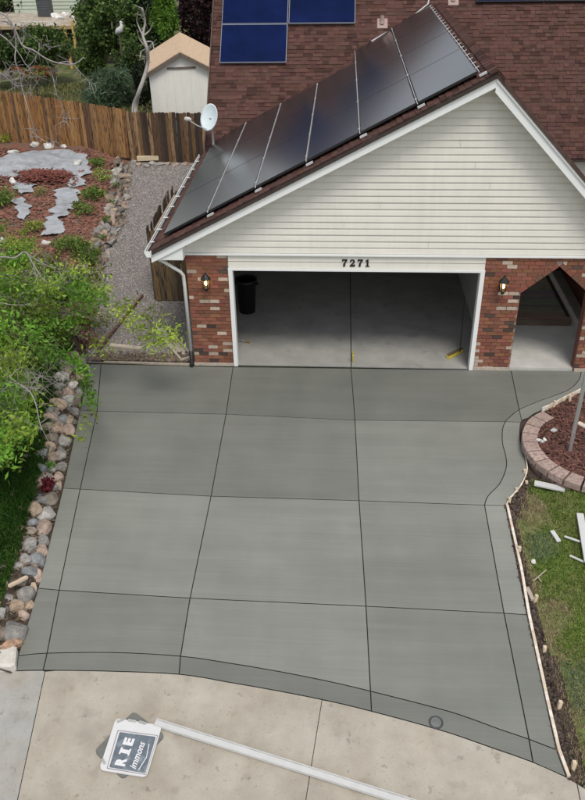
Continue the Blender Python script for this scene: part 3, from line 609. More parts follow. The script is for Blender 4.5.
# ================================================================== GARAGE AND PORCH CONTENTS
p = onz(247.5, 311, .02); t = thing('trash_bin', 'tall black plastic bin standing inside the garage by the jamb', 'bin', p)
MB().lathe(p, [(.19, 0), (.235, .82), (.245, .82), (.21, .84), (.2, .7), (.17, .03)], 24).build('body', M_PLASTIC_BLACK, t, smooth=True); MB().lathe(p+(0, 0, .8), [(.26, 0), (.26, .045), (.225, .05), (.225, .0)], 24).build('rim', M_PLASTIC_BLACK, t)
for s_ in (-1, 1): MB().box(p+(s_*.26, 0, .72), (.05, .12, .03)).build('handle', M_PLASTIC_BLACK, t)
a, b = onz(448, 357, .06), onz(462, 350, .06); t = thing('push_broom', 'yellow push broom with dark handle lying by the garage jamb', 'broom', (a+b)/2)
MB().bar(a, b, .08, .07).build('broom_head', mat('yellow_bristle', (.62, .50, .06), .8, var=.2, scale=40), t); MB().bar(a+(0, 0, .045), b+(0, 0, .045), .07, .03).build('block', mat('dark_wood_block', (.12, .09, .05), .7), t)
MB().tube([(a+b)/2+(.1, 0, .05), np.array((4.80, 1.0, 1.2))], .013, 8).build('handle', M_PLASTIC_BLACK, t)
p = onz(243, 342, .02); t = thing('hose_nozzle', 'small grey and brass hose nozzle lying on the garage floor', 'nozzle', p); MB().tube([p+(-.16, .05, .02), p+(-.03, .0, .03), p+(.06, -.02, .03)], .017, 8).build('grip', mat('grey_rubber', (.3, .3, .3), .6), t); MB().tube([p+(.05, -.02, .03), p+(.16, -.05, .03)], [.02, .03], 8).build('tip', mat('brass', (.5, .38, .15), .4, metal=.6), t)
p = onz(351.5, 358, .02); t = thing('spirit_level', 'short yellow level lying along the centre joint of the garage floor', 'level', p); MB().bar(p+(.03, -.18, .035), p+(.035, .2, .035), .035, .05).build('body', mat('dull_yellow', (.36, .31, .06), .6, var=.1), t); MB().box(p+(.032, .0, .062), (.02, .06, .006)).build('vial', mat('vial_green', (.5, .6, .2), .3, var=0), t)
M_DECK = mat('dark_deck_wood', src='obj', rough=.8, var=.3, scale=18, stretch=(.15, 1, 1), bump=.2)
d0 = onz(527, 326, .05); d1 = onz(569.5, 323.5, .05); dk = thing('entry_deck', 'low dark brown wooden platform on the porch behind the brick arch', 'deck', ((d0[0]+d1[0])/2, 3.2, .05))
for k_ in range(17): MB().box(((5.55+d1[0])/2, 2.08+k_*.145, .205), (d1[0]-5.55, .135, .03)).build('plank', M_DECK, dk, color=tuple(v*random.uniform(.75, 1.2) for v in (.17, .13, .10)))
MB().box(((5.55+d1[0])/2, 1.99, .125), (d1[0]-5.55, .035, .15)).build('front_board', M_DECK, dk, color=(.13, .095, .07)); MB().box((d1[0]-.018, 3.2, .12), (.035, 2.38, .14)).build('side_board', M_DECK, dk, color=(.02, .016, .014))
MB().box((d1[0]-.05, 3.25, .235), (.05, 2.3, .03)).build('edge_trim', M_DECK, dk, color=(.02, .016, .014))
wall('porch_column', (6.95, 4.2, 1.35), (.12, .12, 2.5), M_WHITE)

# ================================================================== FENCES
M_FEN = mat('fence_wood', src='obj', rough=.85, var=.5, scale=4, stretch=(6, 6, .6), hue2=(.022, .015, .011), h2scale=4, h2w=(.49, .63), bump=.4, bscale=20)
def fence(th, P0, P1, z0, z1, h0, h1, cols, wd=.135, th_=.02, gap=.006, lean=0.):
    P0 = np.array(P0, float); P1 = np.array(P1, float); L_2 = np.linalg.norm(P1-P0); d = (P1-P0)/L_2; nrm = np.array((d[1], -d[0])); n = max(2, int(L_2/wd)); an = math.atan2(d[1], d[0])
    for i in range(n):
        t = (i+.5)/n; c = P0+(P1-P0)*t; zb_ = z0+(z1-z0)*t; h = (h0+(h1-h0)*t)*random.uniform(.985, 1.008); hw = wd/2-gap/2; e = .025
        mb = MB(); prof = [(-hw, 0), (hw, 0), (hw, h-e), (hw-e, h), (-hw+e, h), (-hw, h-e)]; V = [(p[0], -th_/2, p[1]) for p in prof]+[(p[0], th_/2, p[1]) for p in prof]
        mb.add(V, [tuple(range(6)), tuple(range(6, 12))[::-1]]+[(k, k+6, (k+1) % 6+6, (k+1) % 6) for k in range(6)])
        c3 = np.array((c[0]+nrm[0]*random.uniform(-.008, .008), c[1]+nrm[1]*random.uniform(-.008, .008), zb_)); o = mb.build('plank', M_FEN, None, org=(0, 0, 0)); o.parent = th
        o.location = tuple(c3-world_loc(th)); o.rotation_euler = (random.uniform(-.02, .02), lean+random.uniform(-.002, .002), an)
        cc = random.choice(cols); tt = random.uniform(.85, 1.12); o.color = (cc[0]*tt, cc[1]*tt, cc[2]*tt, 1)
    for f in (.18, .55, .86):
        a = np.array((*(P0-nrm*.05), z0+h0*f)); b = np.array((*(P1-nrm*.05), z1+h1*f)); MB().bar(a, b, .04, .085).build('rail', M_FEN, th, color=(.12, .08, .05))
    for t in np.linspace(0, 1, max(2, int(L_2/2.4)+1)):
        c = P0+(P1-P0)*t-nrm*.11; MB().box((c[0], c[1], z0+(z1-z0)*t+.8), (.09, .09, 1.75)).build('post', M_FEN, th, color=(.12, .085, .06))
gold = [(.36, .18, .06), (.30, .145, .048), (.40, .22, .085), (.25, .12, .045), (.30, .17, .075)]; dark = [(.19, .105, .05), (.12, .068, .038), (.34, .21, .11), (.07, .045, .03), (.055, .038, .028)]; drk2 = [(.10, .07, .045), (.07, .048, .034), (.14, .10, .06)]
fa = thing('plank_fence', 'golden brown plank fence behind the bark garden bed', 'fence', (-9, 16.2, .3)); fence(fa, (-15.5, 18.0), (-5.92, 15.35), .42, .12, 2.22, 1.80, gold+[(.15, .08, .045)], lean=.02)
fb = thing('plank_fence', 'darker weathered plank fence in front of the white shed', 'fence', (-4, 15.2, 0)); fence(fb, (-5.86, 15.30), (-1.0, 14.95), .0, .0, 1.84, 1.84, dark, gap=.001)
gt = thing('side_gate', 'dark plank gate panel across the gravel path beside the downspout', 'gate', (-1.7, 3.2, 0)); fence(gt, (-2.42, 3.12), (-1.0, 3.12), .03, .03, 1.82, 1.82, drk2+[(.20, .13, .06)])
gs = thing('screen_fence', 'dark plank screen running back from the gate along the gravel', 'fence', (-2.45, 4.9, 0)); fence(gs, (-2.46, 6.5), (-2.46, 3.2), .03, .03, 1.84, 1.84, drk2)
MB().bar((-2.38, 3.6, 1.62), (-2.38, 6.3, 1.62), .04, .09).build('pale_rail', M_WOOD_GREY, gs)

# ================================================================== SHED
sa = math.radians(10); sd_ = np.array((-math.sin(sa), math.cos(sa), 0)); sw = np.array((math.cos(sa), math.sin(sa), 0)); s0 = np.array((-4.16, 18.0, -.03)); DEP = 4.9
shed = thing('garden_shed', 'cream white garden shed with light tan gable roof behind the fence', 'shed', s0); Z = np.array((0, 0, 1.))
M_SHED = mat('shed_siding', (.80, .78, .73), .6, var=.03, scale=3, streak=((1, 1, .1), 9, .03)); M_SHR = mat('tan_shingle', (.55, .40, .27), .9, var=.22, scale=9, bump=.4, bscale=60)
hw, ez, az = 1.27, 2.72, 3.40
mb = MB(); mb.prism([s0-sw*hw, s0+sw*hw, s0+sw*hw+Z*ez, s0+Z*az, s0-sw*hw+Z*ez], sd_*DEP); sb = mb.build('shed_wall', M_SHED, shed)
for s_ in (-1, 1):
    a = s0+sw*s_*(hw-.03)-sd_*.012; MB().bar(a, a+Z*ez, .05, .03, sd_).build('corner_trim', M_WHITE, shed)
    e0 = s0-sd_*.14+Z*(az+.05); e1 = s0-sd_*.14+sw*s_*(hw+.17)+Z*(ez-.03)
    mb = MB(); mb.hexa([e0, e1, e1+sd_*(DEP+.28), e0+sd_*(DEP+.28)], [p+Z*.06 for p in (e0, e1, e1+sd_*(DEP+.28), e0+sd_*(DEP+.28))]); rf = mb.build('roof', M_SHR, shed)
    MB().bar(e0-sd_*.02-Z*.04, e1-sd_*.02-Z*.04, .02, .13).build('bargeboard', mat('taupe_trim', (.15, .12, .10), .6), rf)
MB().bar(s0-sd_*.02-sw*.55+Z*2.90, s0-sd_*.02+sw*.55+Z*2.90, .03, .07).build('trim_board', mat('taupe_trim'), shed)
for k_ in range(-3, 4): MB().bar(s0-sd_*.004+sw*k_*.33+Z*.1, s0-sd_*.004+sw*k_*.33+Z*2.85, .012, .008, sd_).build('panel_groove', mat('groove_tone', (.69, .67, .62), .7), shed)

# ================================================================== STONES
def stone(i, name, c, sx, sy, sz, col, parent, meshes, rz=None):
    return inst(name, meshes[i % len(meshes)], c, parent, (random.uniform(-.3, .3), random.uniform(-.3, .3), random.uniform(0, 6.28) if rz is None else rz), (sx, sy, sz), col)
RM = [rock_mesh('rock_shape', M_ROCK, k, 3) for k in range(8)]; RS = [rock_mesh('stone_shape', M_ROCK, 30+k, 3, .8, (.34, .78)) for k in range(8)]
PALE = dict(g=(.31, .295, .275), b=(.24, .25, .26), t=(.47, .355, .255), p=(.42, .315, .255), l=(.42, .395, .37), r=(.42, .25, .155), m=(.27, .225, .18))
rocks = [(61.7, 378, 15, 13, 'g'), (60, 387, 13, 12, 'g'), (67.7, 390, 10, 14, 'p'), (74.5, 399, 12, 17, 'm'), (65, 401, 11, 18, 'l'), (56.5, 404, 17, 12, 't'), (52.7, 411, 13, 11, 'g'), (50, 417, 14, 11, 'p'), (61, 420, 10, 16, 'b'), (68.5, 419, 10, 13, 't'), (47.5, 427, 13, 12, 'p'), (56, 427, 13, 12, 't'), (67, 430, 13, 13, 'p'), (74.5, 411, 8, 11, 'g'), (64, 439, 13, 15, 'l'), (50, 437, 13, 13, 'm'), (49, 447, 12, 11, 't'), (43, 453, 12, 13, 'b'), (60, 453, 11, 15, 'g'), (53, 457, 12, 11, 'p'), (61, 466, 9, 14, 'g'), (50, 467, 12, 12, 'g'), (41, 467, 11, 12, 'b'), (57, 477, 11, 14, 'p'), (47, 479, 12, 12, 'l'), (40, 481, 11, 11, 'p'), (50, 497, 13, 16, 'm'), (57, 485, 9, 12, 'p'), (41, 500, 11, 9, 'g'), (34, 509, 16, 15, 't'), (46.5, 512, 14, 19, 'l'), (31, 522.5, 12, 9, 'b'), (43.5, 527, 15, 16, 'p'), (31, 530, 13, 9, 'm'), (42, 539, 10, 14, 'g'), (28.5, 544, 15, 14, 'l'), (40.5, 551, 11, 15, 'p'), (36, 560, 15, 15, 'b'), (25, 558, 11, 11, 'g'), (28.5, 571, 15, 12, 'b'), (37, 574, 10, 14, 'p'), (33, 586, 8, 11, 't'), (24, 593, 16, 17, 'g'), (15, 606, 18, 11, 't'), (28, 605, 10, 10, 't'), (22.5, 615, 11, 11, 'p'), (13.5, 629, 21, 24, 'g'), (7.5, 646, 23, 12, 'r'), (66, 371, 12, 11, 'm'), (73, 384, 10, 12, 'l'), (78, 392, 8, 10, 'g'), (57, 394, 10, 10, 'm'), (72, 365, 11, 10, 'g'), (80, 377, 9, 11, 'p'), (62, 362, 11, 10, 'g'), (72, 355, 12, 10, 'p'), (82, 360, 10, 12, 'm'), (1, 612, 12, 10, 'g'), (20, 582, 10, 9, 'm'), (3, 634, 12, 12, 'm')]
rb = thing('rock_border', 'rounded granite rocks stacked as an edging between lawn and fresh concrete', 'rock border', gnd(45, 520))
for i, (px, py, wpx, hpx, c) in enumerate(rocks):
    q = onT(px, py, .02); k_ = np.linalg.norm(q-CAM)/FPX; sx = wpx*k_*.60; sy = hpx*k_*.67; tt = random.uniform(.8, 1.15); col = tuple(v*tt for v in PALE[c])
    q = onT(px, py+hpx*.12, -.01)
    inst('rock', RM[i % 8], q, rb, (random.uniform(-.25, .25), random.uniform(-.25, .25), random.uniform(-.5, .5)), (sx, sy, min(sx, sy)*.92), col)
# fill stones low against the concrete so no bare bank shows
for i in range(70):
    y = -7.3+i*.105; u = random.uniform(.05, .75); x = xe(y)-u; s = random.uniform(.05, .10)
    inst('rock', RM[(i*3+1) % 8], (x, y, T(x, y)+.0), rb, (random.uniform(-.4, .4), random.uniform(-.4, .4), random.uniform(0, 6)), (s*1.2, s, s*.8), [v*(.45+.4*(i*7 % 10)/10) for v in PALE['gbtplm'[i*5 % 6]]])
sw_ = thing('stone_retaining_wall', 'dry stacked wall of tan and grey stones between garden bed and gravel', 'retaining wall', (-4.7, 8, 0))
i = 0
for tier in range(4):
    y = .7+random.uniform(0, .2)
    while y < 14.4:
        ln = random.uniform(.24, .5); u = .03+tier*.14+random.uniform(-.03, .05); x = xe(y)-u
        c = PALE[random.choice('gttpplgmml')]; tt = random.uniform(.4, 1.05)
        inst('stone', RS[i % 8], (x, y+ln/2, max(.02, T(x, y)-.02)), sw_, (random.uniform(-.2, .2), random.uniform(.1, .6), random.uniform(-.6, .6)), (random.uniform(.10, .2), ln*.75, random.uniform(.10, .17)), tuple(v*tt for v in c)); y += ln*random.uniform(.75, 1.1); i += 1
XY = []
while len(XY) < 2600:
    y = random.uniform(-7.4, .5); u = random.uniform(.02, .85); XY.append((xe(y)-u, y))
BORDER_XY = XY
# pale stones along the fence end of the gravel
for k_, (px, py) in enumerate([(139, 164), (147, 165.5), (152, 163), (160, 164), (168, 163.5), (176, 164.5), (186, 164), (195, 165), (133, 161)]):
    q = onz(px, py, .05); tag(inst('border_stone', RS[k_ % 8], q, None, (0, 0, random.uniform(0, 6)), (random.uniform(.14, .24), .13, .11), PALE[random.choice('ptgl')]), 'rough stone in the short row between gravel and dark fence', 'stone', 'stones at the foot of the dark fence')
labs = ['white stone by the fence foot, middle one of a close row of three', 'white stone by the fence foot, leftmost end of a close row of three', 'small white stone by the fence foot ending a close row of three', 'white stone lying apart on fabric in front of the row of three', 'white stone lying where grey fabric meets bark near the pale weeds', 'white stone beside the bark patch at the bed edge', 'white stone between the lower fabric strip and green shrubs', 'white stone at the foot of the fence near its corner', 'white stone half hidden among the green plants']
for k_, (px, py, s) in enumerate([(48.2, 146.5, .26), (34, 144.5, .28), (64, 146.5, .2), (14, 153, .28), (77.5, 163, .24), (12.5, 181.5, .24), (45, 242.5, .17), (128.5, 157, .22), (1, 240, .2)]):
    q = onT(px, py, .06); tag(inst('white_stone', RM[k_ % 8], q, None, (.2, .1, k_*1.1), (s, s*.6, s*.5), (.66, .645, .61)), labs[k_], 'stone', 'white stones in the garden bed')

# ================================================================== GARDEN BED: fabric, bark, boards
def zoomp(L, ox, oy, s): return [(ox+a/s, oy+b/s) for a, b in L]
FAB = [zoomp(p, 0, 140, 4.875) for p in ([(-60, 100), (70, 75), (150, 60), (330, 50), (420, 80), (455, 165), (400, 190), (430, 228), (330, 232), (310, 195), (230, 160), (110, 175), (175, 222), (160, 258), (110, 275), (60, 240), (85, 195), (0, 185), (-60, 185)], [(255, 255), (330, 232), (395, 255), (385, 300), (350, 340), (330, 380), (270, 395), (240, 350), (280, 310)], [(225, 385), (290, 385), (328, 430), (290, 470), (205, 478), (212, 420)], [(55, 290), (110, 283), (157, 335), (125, 405), (98, 395)])]
M_FAB = mat('landscape_fabric', (.35, .365, .385), .75, var=.22, scale=5, bump=.3, bscale=25, hue2=(.20, .20, .205), h2scale=1.6, h2w=(.5, .75))
FABW = [[onT(*p) for p in P] for P in FAB]; lab_f = ['large wrinkled grey landscape fabric spread over the bed below the fence', 'long strip of bare grey landscape fabric narrowing away through the bark', 'short end piece of grey landscape fabric near the green shrubs', 'small torn patch of grey landscape fabric beside the left-hand plants']
lab_f[3] = 'small tapering patch of grey landscape fabric surrounded by bark'
for P, lab in zip(FABW, lab_f):
    xs_ = [p[0] for p in P]; ys_ = [p[1] for p in P]; st = .04; nx = int((max(xs_)-min(xs_))/st)+2; ny = int((max(ys_)-min(ys_))/st)+2; idx = {}; mb = MB(); V = []
    for j in range(ny):
        for i in range(nx):
            x, y = min(xs_)+i*st, min(ys_)+j*st
            if inpoly(x+.06*math.sin(y*9), y+.06*math.sin(x*8), P): idx[(i, j)] = len(V); V.append((x, y, T(x, y)+.06+.022*math.sin(x*5.3+3*math.sin(y*2.1))+.014*math.sin(y*9+x*4)+random.uniform(-.006, .006)))
    F = [(idx[i, j], idx[i+1, j], idx[i+1, j+1], idx[i, j+1]) for (i, j) in idx if (i+1, j) in idx and (i+1, j+1) in idx and (i, j+1) in idx]
    mb.add(V, F); tag(mb.build('landscape_fabric', M_FAB, smooth=True), lab, 'fabric', 'landscape fabric in the garden bed')
def chips(name, XY, zf, ln, wd, col, v=.4, tilt=.5, lift=.01):
    n = len(XY); a = rng.uniform(0, 6.28, n); C = np.array([(x, y, zf(x, y)+lift) for x, y in XY]); C[:, 2] += rng.uniform(0, .02, n)
    d = np.stack([np.cos(a), np.sin(a), rng.uniform(-tilt, tilt, n)*.6], 1); e = np.stack([-np.sin(a), np.cos(a), rng.uniform(-tilt, tilt, n)], 1)
    l = ln*rng.uniform(.5, 1.4, (n, 1)); ww = wd*rng.uniform(.5, 1.4, (n, 1)); V = np.stack([C-d*l/2-e*ww/2, C+d*l/2-e*ww/2, C+d*l/2+e*ww/2, C-d*l/2+e*ww/2], 1).reshape(-1, 3)
    return fast(name, V, np.arange(4*n).reshape(n, 4), mat('bark_chip', src='vc', rough=.95, var=.1), jitter(col, n, v, .12))
XY = []
while len(XY) < 15000:
    y = random.uniform(2.6, 15.6); x = xe(y)-.45-random.uniform(0, 8.5)
    if not any(inpoly(x, y, P) for P in FABW): XY.append((x, y))
tag(chips('bark_mulch', XY, T, .10, .045, (.22, .10, .07)), 'reddish bark mulch covering the garden bed', 'mulch', kind='stuff')
tag(chips('border_litter', BORDER_XY, T, .05, .03, (.11, .085, .055), .6, .8, .02), 'dead leaves and soil crumbs between the edging rocks', 'litter', kind='stuff')
c0 = onT(45, 179); XY = [(c0[0]+rng.normal()*.55, c0[1]+rng.normal()*.36) for _ in range(2000)]
def mound(x, y): return T(x, y)+.03+.20*math.exp(-((x-c0[0])**2+(y-c0[1])**2)/.5)
tag(chips('bark_pile', XY, mound, .11, .05, (.17, .055, .04)), 'low pile of dark red bark on the grey fabric', 'mulch', kind='stuff')
def board(name, pa, pb, za, zb_, wd, ht, m, lab, cat, grp=None, f=None):
    a = (f or onz)(*pa, za); b = (f or onz)(*pb, zb_); mb = MB(); mb.bar(a, b, wd, ht); return tag(mb.build(name, m, org=(a+b)/2), lab, cat, grp)
board('timber', (137, 158.5), (163, 157.5), .16, .16, .12, .16, mat('pale_timber', (.62, .52, .36), .8, var=.15, scale=9), 'pale squared timber lying against the dark fence', 'timber')
board('metal_rod', (142.5, 295), (98, 349), .05, .10, .05, .05, mat('rusty_steel', (.13, .065, .05), .8, var=.3, scale=10), 'long rusty brown bar lying aslant on the gravel path', 'bar')
board('board', (110, 345), (141, 348.5), .03, .03, .12, .04, M_WOOD_GREY, 'grey board lying flat on the gravel near the concrete edge', 'board')
board('board', (158, 329), (168, 341), .03, .03, .22, .03, mat('pale_grey_board', (.48, .46, .43), .8, var=.15), 'short pale grey board lying flat beside the splash trough', 'board')
a, b = onz(169, 339, .05), onz(187, 359, .05); t = thing('splash_trough', 'narrow beige splash trough on the gravel below the downspout', 'splash block', (a+b)/2); d = (b-a)/np.linalg.norm(b-a); r = np.cross(d, (0, 0, 1)); M_TR = mat('beige_concrete', (.42, .37, .30), .85, var=.2, scale=12)
MB().bar(a-(0, 0, .03), b-(0, 0, .03), .28, .03).build('bottom', M_TR, t)
for s_ in (-1, 1): MB().bar(a+r*s_*.14, b+r*s_*.14, .035, .09).build('side', M_TR, t)
MB().bar(b-r*.14, b+r*.14, .035, .09).build('end', M_TR, t)
board('edging_board', (104, 362), (190, 364.5), .01, .01, .035, .05, M_WOOD_GREY, 'thin wooden form board along the head of the driveway beside the gravel', 'board')
XY = [(random.uniform(-3.2, -1.0), .06+abs(random.gauss(0, .16))) for _ in range(2200)]; tag(chips('leaf_litter', XY, lambda x, y: .03, .05, .03, (.16, .12, .09)), 'brown leaf litter and soil along the head of the concrete', 'litter', kind='stuff')
board('wooden_stake', (9, 586), (27, 577), .34, .34, .05, .04, M_WOOD_NEW, 'fresh yellow wooden stake lying across the edging rocks', 'stake', f=lambda x, y, z: onT(x, y, .22))

# ================================================================== RIGHT SIDE: planter, form boards, lawn
PC, PR_, PT = np.array((6.87, -2.63)), 1.20, .0
pl = thing('planter_ring', 'round raised planter of pinkish concrete blocks filled with bark', 'planter', (PC[0], PC[1], -.25))
M_BLK = mat('planter_block', src='obj', rough=.9, var=.25, scale=22, bump=.5, bscale=50, hue2=(.30, .20, .17), h2scale=14)
M_BLKD = mat('planter_block_side', src='obj', rough=.95, var=.4, scale=20, bump=1, bscale=30)
def ring_block(a0, a1, r0, r1, z0, z1, col, jit=.0):
    mb = MB(); V = []; e = .012; dz = random.uniform(-jit, jit); dr = random.uniform(-jit, jit)
    ins = [(r0, r1, a0, a1, z0), (r0, r1, a0, a1, z1-e), (r0+e, r1-e, a0+e/r1, a1-e/r1, z1)]
    for (ra, rb_, b0, b1, z) in ins:
        for (r, a) in ((ra, b0), (rb_, b0), (rb_, (b0+b1)/2), (rb_, b1), (ra, b1), (ra, (b0+b1)/2)): V.append((PC[0]+(r+dr)*math.cos(a), PC[1]+(r+dr)*math.sin(a), z+dz))
    F = [(12, 13, 14, 15, 16, 17)]+[(k+i, k+(i+1) % 6, k+6+(i+1) % 6, k+6+i) for k in (0, 6) for i in range(6)]
    mb.add(V, F); return mb.build('block', M_BLK, pl, color=col)
nb = 27; A0 = math.radians(124); stp = 2*math.pi/nb
for k_ in range(nb-3):
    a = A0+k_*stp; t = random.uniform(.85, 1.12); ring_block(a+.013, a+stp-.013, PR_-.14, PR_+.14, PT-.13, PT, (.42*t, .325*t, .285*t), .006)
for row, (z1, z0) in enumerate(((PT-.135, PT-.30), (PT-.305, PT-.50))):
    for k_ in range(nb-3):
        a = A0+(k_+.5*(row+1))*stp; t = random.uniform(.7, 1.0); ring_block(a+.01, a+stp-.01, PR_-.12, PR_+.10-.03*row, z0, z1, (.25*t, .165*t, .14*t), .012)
n = 28; mb = MB(); mb.add([(PC[0], PC[1], PT-.02)]+[(PC[0]+(PR_-.1)*math.cos(2*math.pi*k_/n), PC[1]+(PR_-.1)*math.sin(2*math.pi*k_/n), PT-.07) for k_ in range(n)], [(0, 1+k_, 1+(k_+1) % n) for k_ in range(n)]); mb.build('bed_soil', mat('planter_bark', (.11, .05, .035), .95, var=.4, scale=20, bump=1, bscale=30), pl)
XY = []
while len(XY) < 5200:
    r = (PR_-.12)*math.sqrt(random.random()); a = random.uniform(0, 6.28); XY.append((PC[0]+r*math.cos(a), PC[1]+r*math.sin(a)))
tag(chips('planter_mulch', XY, lambda x, y: PT-.06+.04*(1-((x-PC[0])**2+(y-PC[1])**2)/1.4), .07, .03, (.12, .055, .042), .6), 'dark red bark mulch inside the round planter', 'mulch', kind='stuff')
for px, py, s, lab in ((553.5, 430, .075, 'oval white stone on the planter bark near the ring'), (540, 441, .06, 'white broken stone on the planter bark touching the blocks'), (545, 439.5, .05, 'small white chip of stone on the planter bark beside a bigger piece')):
    tag(inst('white_stone', RM[int(px) % 8], onz(px, py, PT-.01), None, (0, .2, px), (s*1.3, s*.8, s*.6), (.62, .62, .6)), lab, 'stone', 'white stones in the planter')
p = onz(569.5, 452, PT-.05); tag(MB().lathe(p, [(.035, 0), (.035, 1.75), (.028, 1.76)], 14).build('metal_post', M_METAL, org=None), 'upright galvanised metal post standing in the round planter', 'post')
tag(MB().bar(onz(578, 423, PT), onz(592, 430, PT), .1, .04).build('flat_stone', mat('cream_stone', (.6, .52, .42), .8, var=.2)), 'flat cream paver piece on the planter bark beside the metal post', 'paver')
# form boards: bent board along the walk, straight board along the lawn side, stakes
M_FORM = mat('form_board', (.60, .50, .39), .8, var=.25, scale=9, hue2=(.75, .70, .62), h2scale=5)
def ribbon(pts, th, up, dn, name, lab, stakes, sidx=1):
    P = [gnd(*p) for p in pts]; t = thing(name, lab, 'form board', P[len(P)//2]); V = []
    for i, p in enumerate(P):
        d = P[min(i+1, len(P)-1)]-P[max(i-1, 0)]; r = np.array((d[1], -d[0], 0))*sidx; r /= np.linalg.norm(r)
        V += [p+r*.004-(0, 0, dn), p+r*.004+(0, 0, up), p+r*(.004+th)+(0, 0, up), p+r*(.004+th)-(0, 0, dn)]
    m = len(P); F = [(4*i+k, 4*i+(k+1) % 4, 4*i+4+(k+1) % 4, 4*i+4+k) for i in range(m-1) for k in range(4)]+[(3, 2, 1, 0), (4*m-4, 4*m-3, 4*m-2, 4*m-1)]
    mb = MB(); mb.add(V, F); mb.build('plank', M_FORM, t)
    for (px, py, hh) in stakes:
        q = gnd(px, py); hl = random.uniform(-.04, .04)
        mb = MB(); mb.bar(q-(0, 0, .25), q+(hl, .02, hh), .045, .05, (0, 1, 0)); mb.build('stake', M_WOOD_NEW, t)
    return t
ribbon([(505.8, 505.4), (520, 570), (527.3, 614.5), (545, 697), (557, 749.6), (567, 777)], 0.04, .022, .09, 'form_board', 'long straight form board with stakes between concrete and lawn', [(519.5, 551, .07), (533.5, 601, .10), (544, 652, .09), (557.5, 708, .11), (572, 769, .12)], -1)
ribbon([tuple(p) for p in OUT[30:]], .022, .02, .09, 'form_board', 'curved brown form board with stakes below the planter', [(509.5, 502, .08), (527, 473, .06), (525, 452, .04), (528, 484, .05), (518, 491, .05)], -1)
ribbon([tuple(p) for p in OUT[:15]], .022, .07, .06, 'bender_board', 'pale bent form board with stakes along the walk above the planter', [(552.7, 406.5, .12), (571, 401, .12), (586, 392, .12)], -1)
# soil strip and lawn sheets
n = 40; mb = MB(); V = [(PC[0]+1.62*math.cos(2*math.pi*k_/n)*(1.5 if math.cos(2*math.pi*k_/n) > 0 else 1), PC[1]+(1.45 if math.sin(2*math.pi*k_/n) < 0 else 2.1)*math.sin(2*math.pi*k_/n)) for k_ in range(n)]; mb.add([(x, y, base(y)-.034) for x, y in V], [tuple(range(n))]); struct('soil_patch', mb, M_SOIL)
XY = [(PC[0]+r*math.cos(a), PC[1]+r*math.sin(a)) for r, a in ((random.uniform(1.2, 1.95), random.uniform(.15, 2.05)) for _ in range(2600))]; WK = [gnd(*p)[:2] for p in OUT[:24]]; XY = [p for p in XY if p[1] < np.interp(p[0], [q[0] for q in WK][::-1], [q[1] for q in WK][::-1])-.05]
tag(chips('planter_mulch', XY, lambda x, y: base(y)-.03, .07, .03, (.12, .055, .042), .6), 'dark bark mulch between planter ring and the bent form board', 'mulch', kind='stuff')
ST = [(505, 505), (521, 487), (528, 470), (531, 483), (522, 500), (514.5, 520), (523, 560), (536.5, 610), (547.5, 650), (560, 700), (575.5, 768), (577, 784), (567, 777.5), (557, 750), (527, 614.5)]
def zl(y): return base(y)-.03
mb = MB(); P = [gnd(*(p if k_ in (0, 1, 2, 12, 13, 14) else (p[0]+9, p[1])), -.03) for k_, p in enumerate(ST)]; mb.add([(p[0], p[1], base(p[1])-.030) for p in P], [tuple(range(len(P)))]); struct('soil_strip', mb, M_SOIL)
XY = []; SW = [gnd(*p) for p in ST]
while len(XY) < 1500:
    x, y = random.uniform(4.9, 5.9), random.uniform(-9.2, -3)
    if inpoly(x, y, SW): XY.append((x, y))
tag(chips('soil_clods', XY, lambda x, y: base(y)-.028, .05, .04, (.075, .055, .042), .6, 1.0), 'dark crumbled soil and bark along the form board', 'soil', kind='stuff')
LW = [(522, 500), (514.5, 520), (523, 560), (536.5, 610), (547.5, 650), (560, 700), (576, 768), (579, 785), (640, 812), (760, 640), (700, 470), (585, 484), (560, 484), (532, 478)]
P = [gnd(*p, -.02) for p in LW]
def zlawn(x, y):
    d = math.hypot(x-PC[0], y-PC[1])-1.3; return base(y)-.022+.15*math.exp(-(max(d, 0)/.55)**2)*sst((x-5.75)/.6)
mb = MB(); st = .12; idx = {}; V = []
for j in range(60):
    for i in range(40):
        x, y = 4.8+i*st, -9.6+j*st
        if any(inpoly(x+a, y+b, P) for a in (-.07, .07) for b in (-.07, .07)) and math.hypot(x-PC[0], y-PC[1]) > 1.15 and (x > 6 or inpoly(x, y, P)): idx[i, j] = len(V); V.append((x, y, zlawn(x, y)))
mb.add(V, [(idx[i, j], idx[i+1, j], idx[i+1, j+1], idx[i, j+1]) for (i, j) in idx if (i+1, j) in idx and (i+1, j+1) in idx and (i, j+1) in idx]); struct('lawn', mb, mat('lawn_sheet', (.12, .16, .04), .95, var=.5, scale=9, hue2=(.16, .14, .07), h2scale=1.5, bump=.8, bscale=40))
def blades(name, XY, zf, h, wd, cols, lab):
    n = len(XY); C = np.array([(x, y, zf(x, y)) for x, y in XY]); a = rng.uniform(0, 6.28, n); tl_ = rng.uniform(.1, .8, n)*h; hh = h*rng.uniform(.5, 1.3, n)
    d = np.stack([np.cos(a), np.sin(a), 0*a], 1); e = np.stack([-np.sin(a), np.cos(a), 0*a], 1); k = wd/2
    tip = C+d*tl_[:, None]; tip[:, 2] += hh; mid = C+d*tl_[:, None]*.35; mid[:, 2] += hh*.65
    V = np.stack([C-e*k, C+e*k, mid+e*k*.8, tip, mid-e*k*.8], 1).reshape(-1, 3); F = np.arange(5*n).reshape(n, 5)
    return tag(fast(name, V, F, mat('grass_blade', src='vc', rough=.7, var=.15, scale=3, transl=.3), cols), lab, 'grass', kind='stuff')
